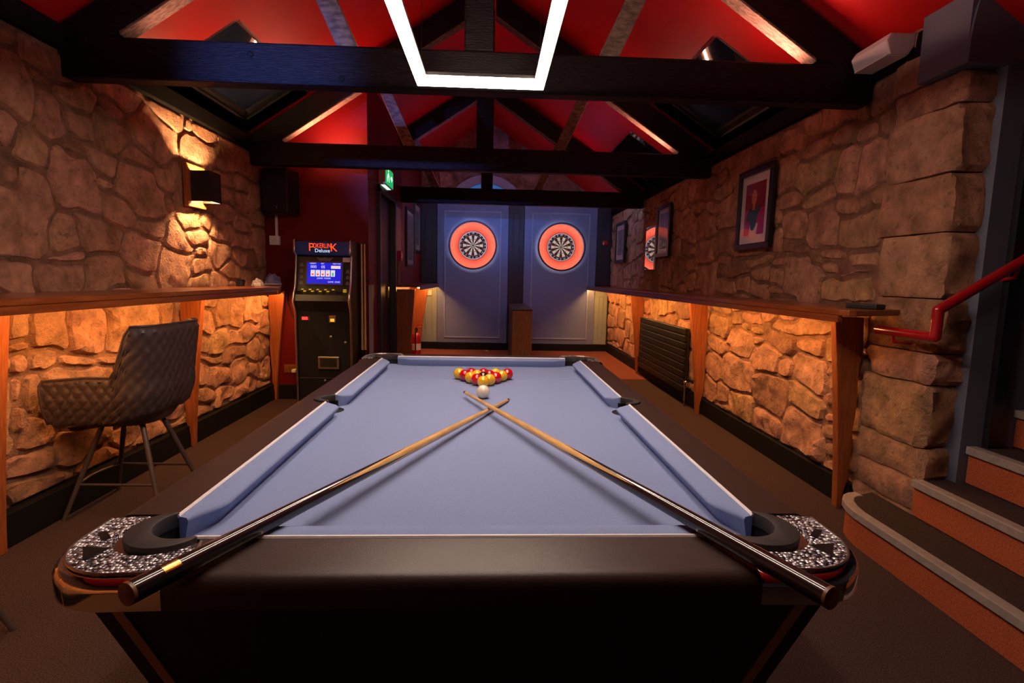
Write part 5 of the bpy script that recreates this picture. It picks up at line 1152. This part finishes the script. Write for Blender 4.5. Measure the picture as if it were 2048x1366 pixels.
# ------------------------------------------------------------------ stairs
stx_ = thing('staircase', 'short flight of steps with rust risers and grey nosings', 'stairs', (2.4, 1.7, 0))
YS = .55
nose1 = [(1.70, YS), (1.70, 2.20), (1.703, 2.27), (1.717, 2.34), (1.745, 2.41), (1.785, 2.46), (1.83, 2.487), (1.87, 2.493)]
def offs(pts, d):
    o = []
    for i, p in enumerate(pts):
        a, b = Vector(pts[max(0, i - 1)]), Vector(pts[min(len(pts) - 1, i + 1)]); t = (b - a).normalized(); o.append((p[0] + t.y * d, p[1] - t.x * d))
    return o
def strip_xy(g, o, i, z0, z1):
    n = len(o); g.v += [Vector((x, y, z)) for z in (z0, z1) for pts in (o, i) for x, y in pts]; b = len(g.v) - 4 * n
    for k in range(n - 1):
        g.f += [(b + k, b + k + 1, b + n + k + 1, b + n + k), (b + 2 * n + k, b + 3 * n + k, b + 3 * n + k + 1, b + 2 * n + k + 1), (b + k, b + 2 * n + k, b + 2 * n + k + 1, b + k + 1), (b + n + k, b + n + k + 1, b + 3 * n + k + 1, b + 3 * n + k)]
    g.f += [(b, b + n, b + 3 * n, b + 2 * n), (b + n - 1, b + 3 * n - 1, b + 4 * n - 1, b + 2 * n - 1)]
    return g
def step(noseline, z0, z1, body_poly, lab):
    s = obj('step', G().prism(body_poly, 2, 0 if z0 == 0 else z0, z1 - .004), M_TREAD, stx_)
    obj('riser', strip_xy(G(), offs(noseline, .018), offs(noseline, .030), z0 + .001, z1 - .035), M_RISER, s)
    obj('nosing', strip_xy(G(), noseline, offs(noseline, .050), z1 - .036, z1), M_NOSING, s, bevel=.004)
    return s
in1 = offs(nose1, .030)
step(nose1, 0, .17, in1 + [(1.96, 2.493), (1.96, 2.235), (2.11, 2.235), (2.11, 2.199), (3.6, 2.199), (3.6, YS)], '')
nose2 = [(1.935, YS), (1.935, 2.235)]; step(nose2, .17, .34, [(1.965, YS), (1.965, 2.235), (2.11, 2.235), (2.11, 2.195), (3.6, 2.195), (3.6, YS)], '')
nose3 = [(2.135, YS), (2.135, 2.195)]; step(nose3, .34, .51, [(2.165, YS), (2.165, 2.195), (3.6, 2.195), (3.6, YS)], '')
nose4 = [(2.335, YS), (2.335, 2.195)]; step(nose4, .51, .68, [(2.365, YS), (2.365, 2.195), (3.6, 2.195), (3.6, YS)], '')
# red handrail
hr = thing('handrail', 'red tubular handrail beside the steps on the stone pier', 'handrail', (1.88, 2.2, 1.0))
hp_ = [(1.875, 2.46, 1.004), (1.875, 2.13, 1.004), (1.875, 2.13, 1.118), (2.30, 2.13, 1.385), (3.0, 2.13, 1.84)]
for a, b in zip(hp_[:-2], hp_[1:-1]): pass
g = G().tube([hp_[0], hp_[1]], .0215, 16).tube([hp_[1], hp_[2]], .0215, 16).tube([hp_[2], hp_[3], hp_[4]], .0215, 16).sphere(hp_[1], .0215, 16, 10).sphere(hp_[2], .0215, 16, 10)
obj('tube', g, M_REDRAIL, hr, smooth=50)
obj('bracket', G().tube([(1.875, 2.36, .985), (1.88, 2.36, .955), (1.965, 2.36, .95)], .008, 8), M_EXTRED, hr); obj('bracket', G().tube([(2.20, 2.13, 1.30), (2.20, 2.14, 1.26), (2.20, 2.20, 1.25)], .008, 8), M_EXTRED, hr)

# ------------------------------------------------------------------ assumed blue spot, out of view, tinting the nearest beam
bsp = thing('assumed_blue_spotlight', 'assumed unseen blue spotlight behind the viewer aimed at the nearest beam', 'light', (-1.75, -.6, 2.1))  # no lamp seen here, assumed from the blue sheen on that beam
A = Vector((-1.75, -.6, 2.05)); B = Vector((-1.12, 2.8, 2.22)); dv_ = (B - A).normalized()
obj('can', G().tube([A - dv_ * .12, A + dv_ * .02], .05, 20, caps=False), M_BLACK, bsp); obj('yoke', G().tube([A, A + Vector((-.05, 0, .1)), Vector((-1.9, -.6, 2.27)), Vector((-2.1, -.6, 2.30))], .008, 8), M_BLACK, bsp)
ld = bpy.data.lights.new('spot', 'SPOT'); ld.energy = 1100; ld.color = (.16, .26, 1.0); ld.spot_size = math.radians(17); ld.spot_blend = 1.0; ld.shadow_soft_size = .04
lo = bpy.data.objects.new('spot_beam', ld); col.objects.link(lo); lo.parent = bsp; lo.location = A - ORG[bsp.name]; lo.rotation_euler = dv_.to_track_quat('-Z', 'Y').to_euler()
print('STONES', n1, n2)
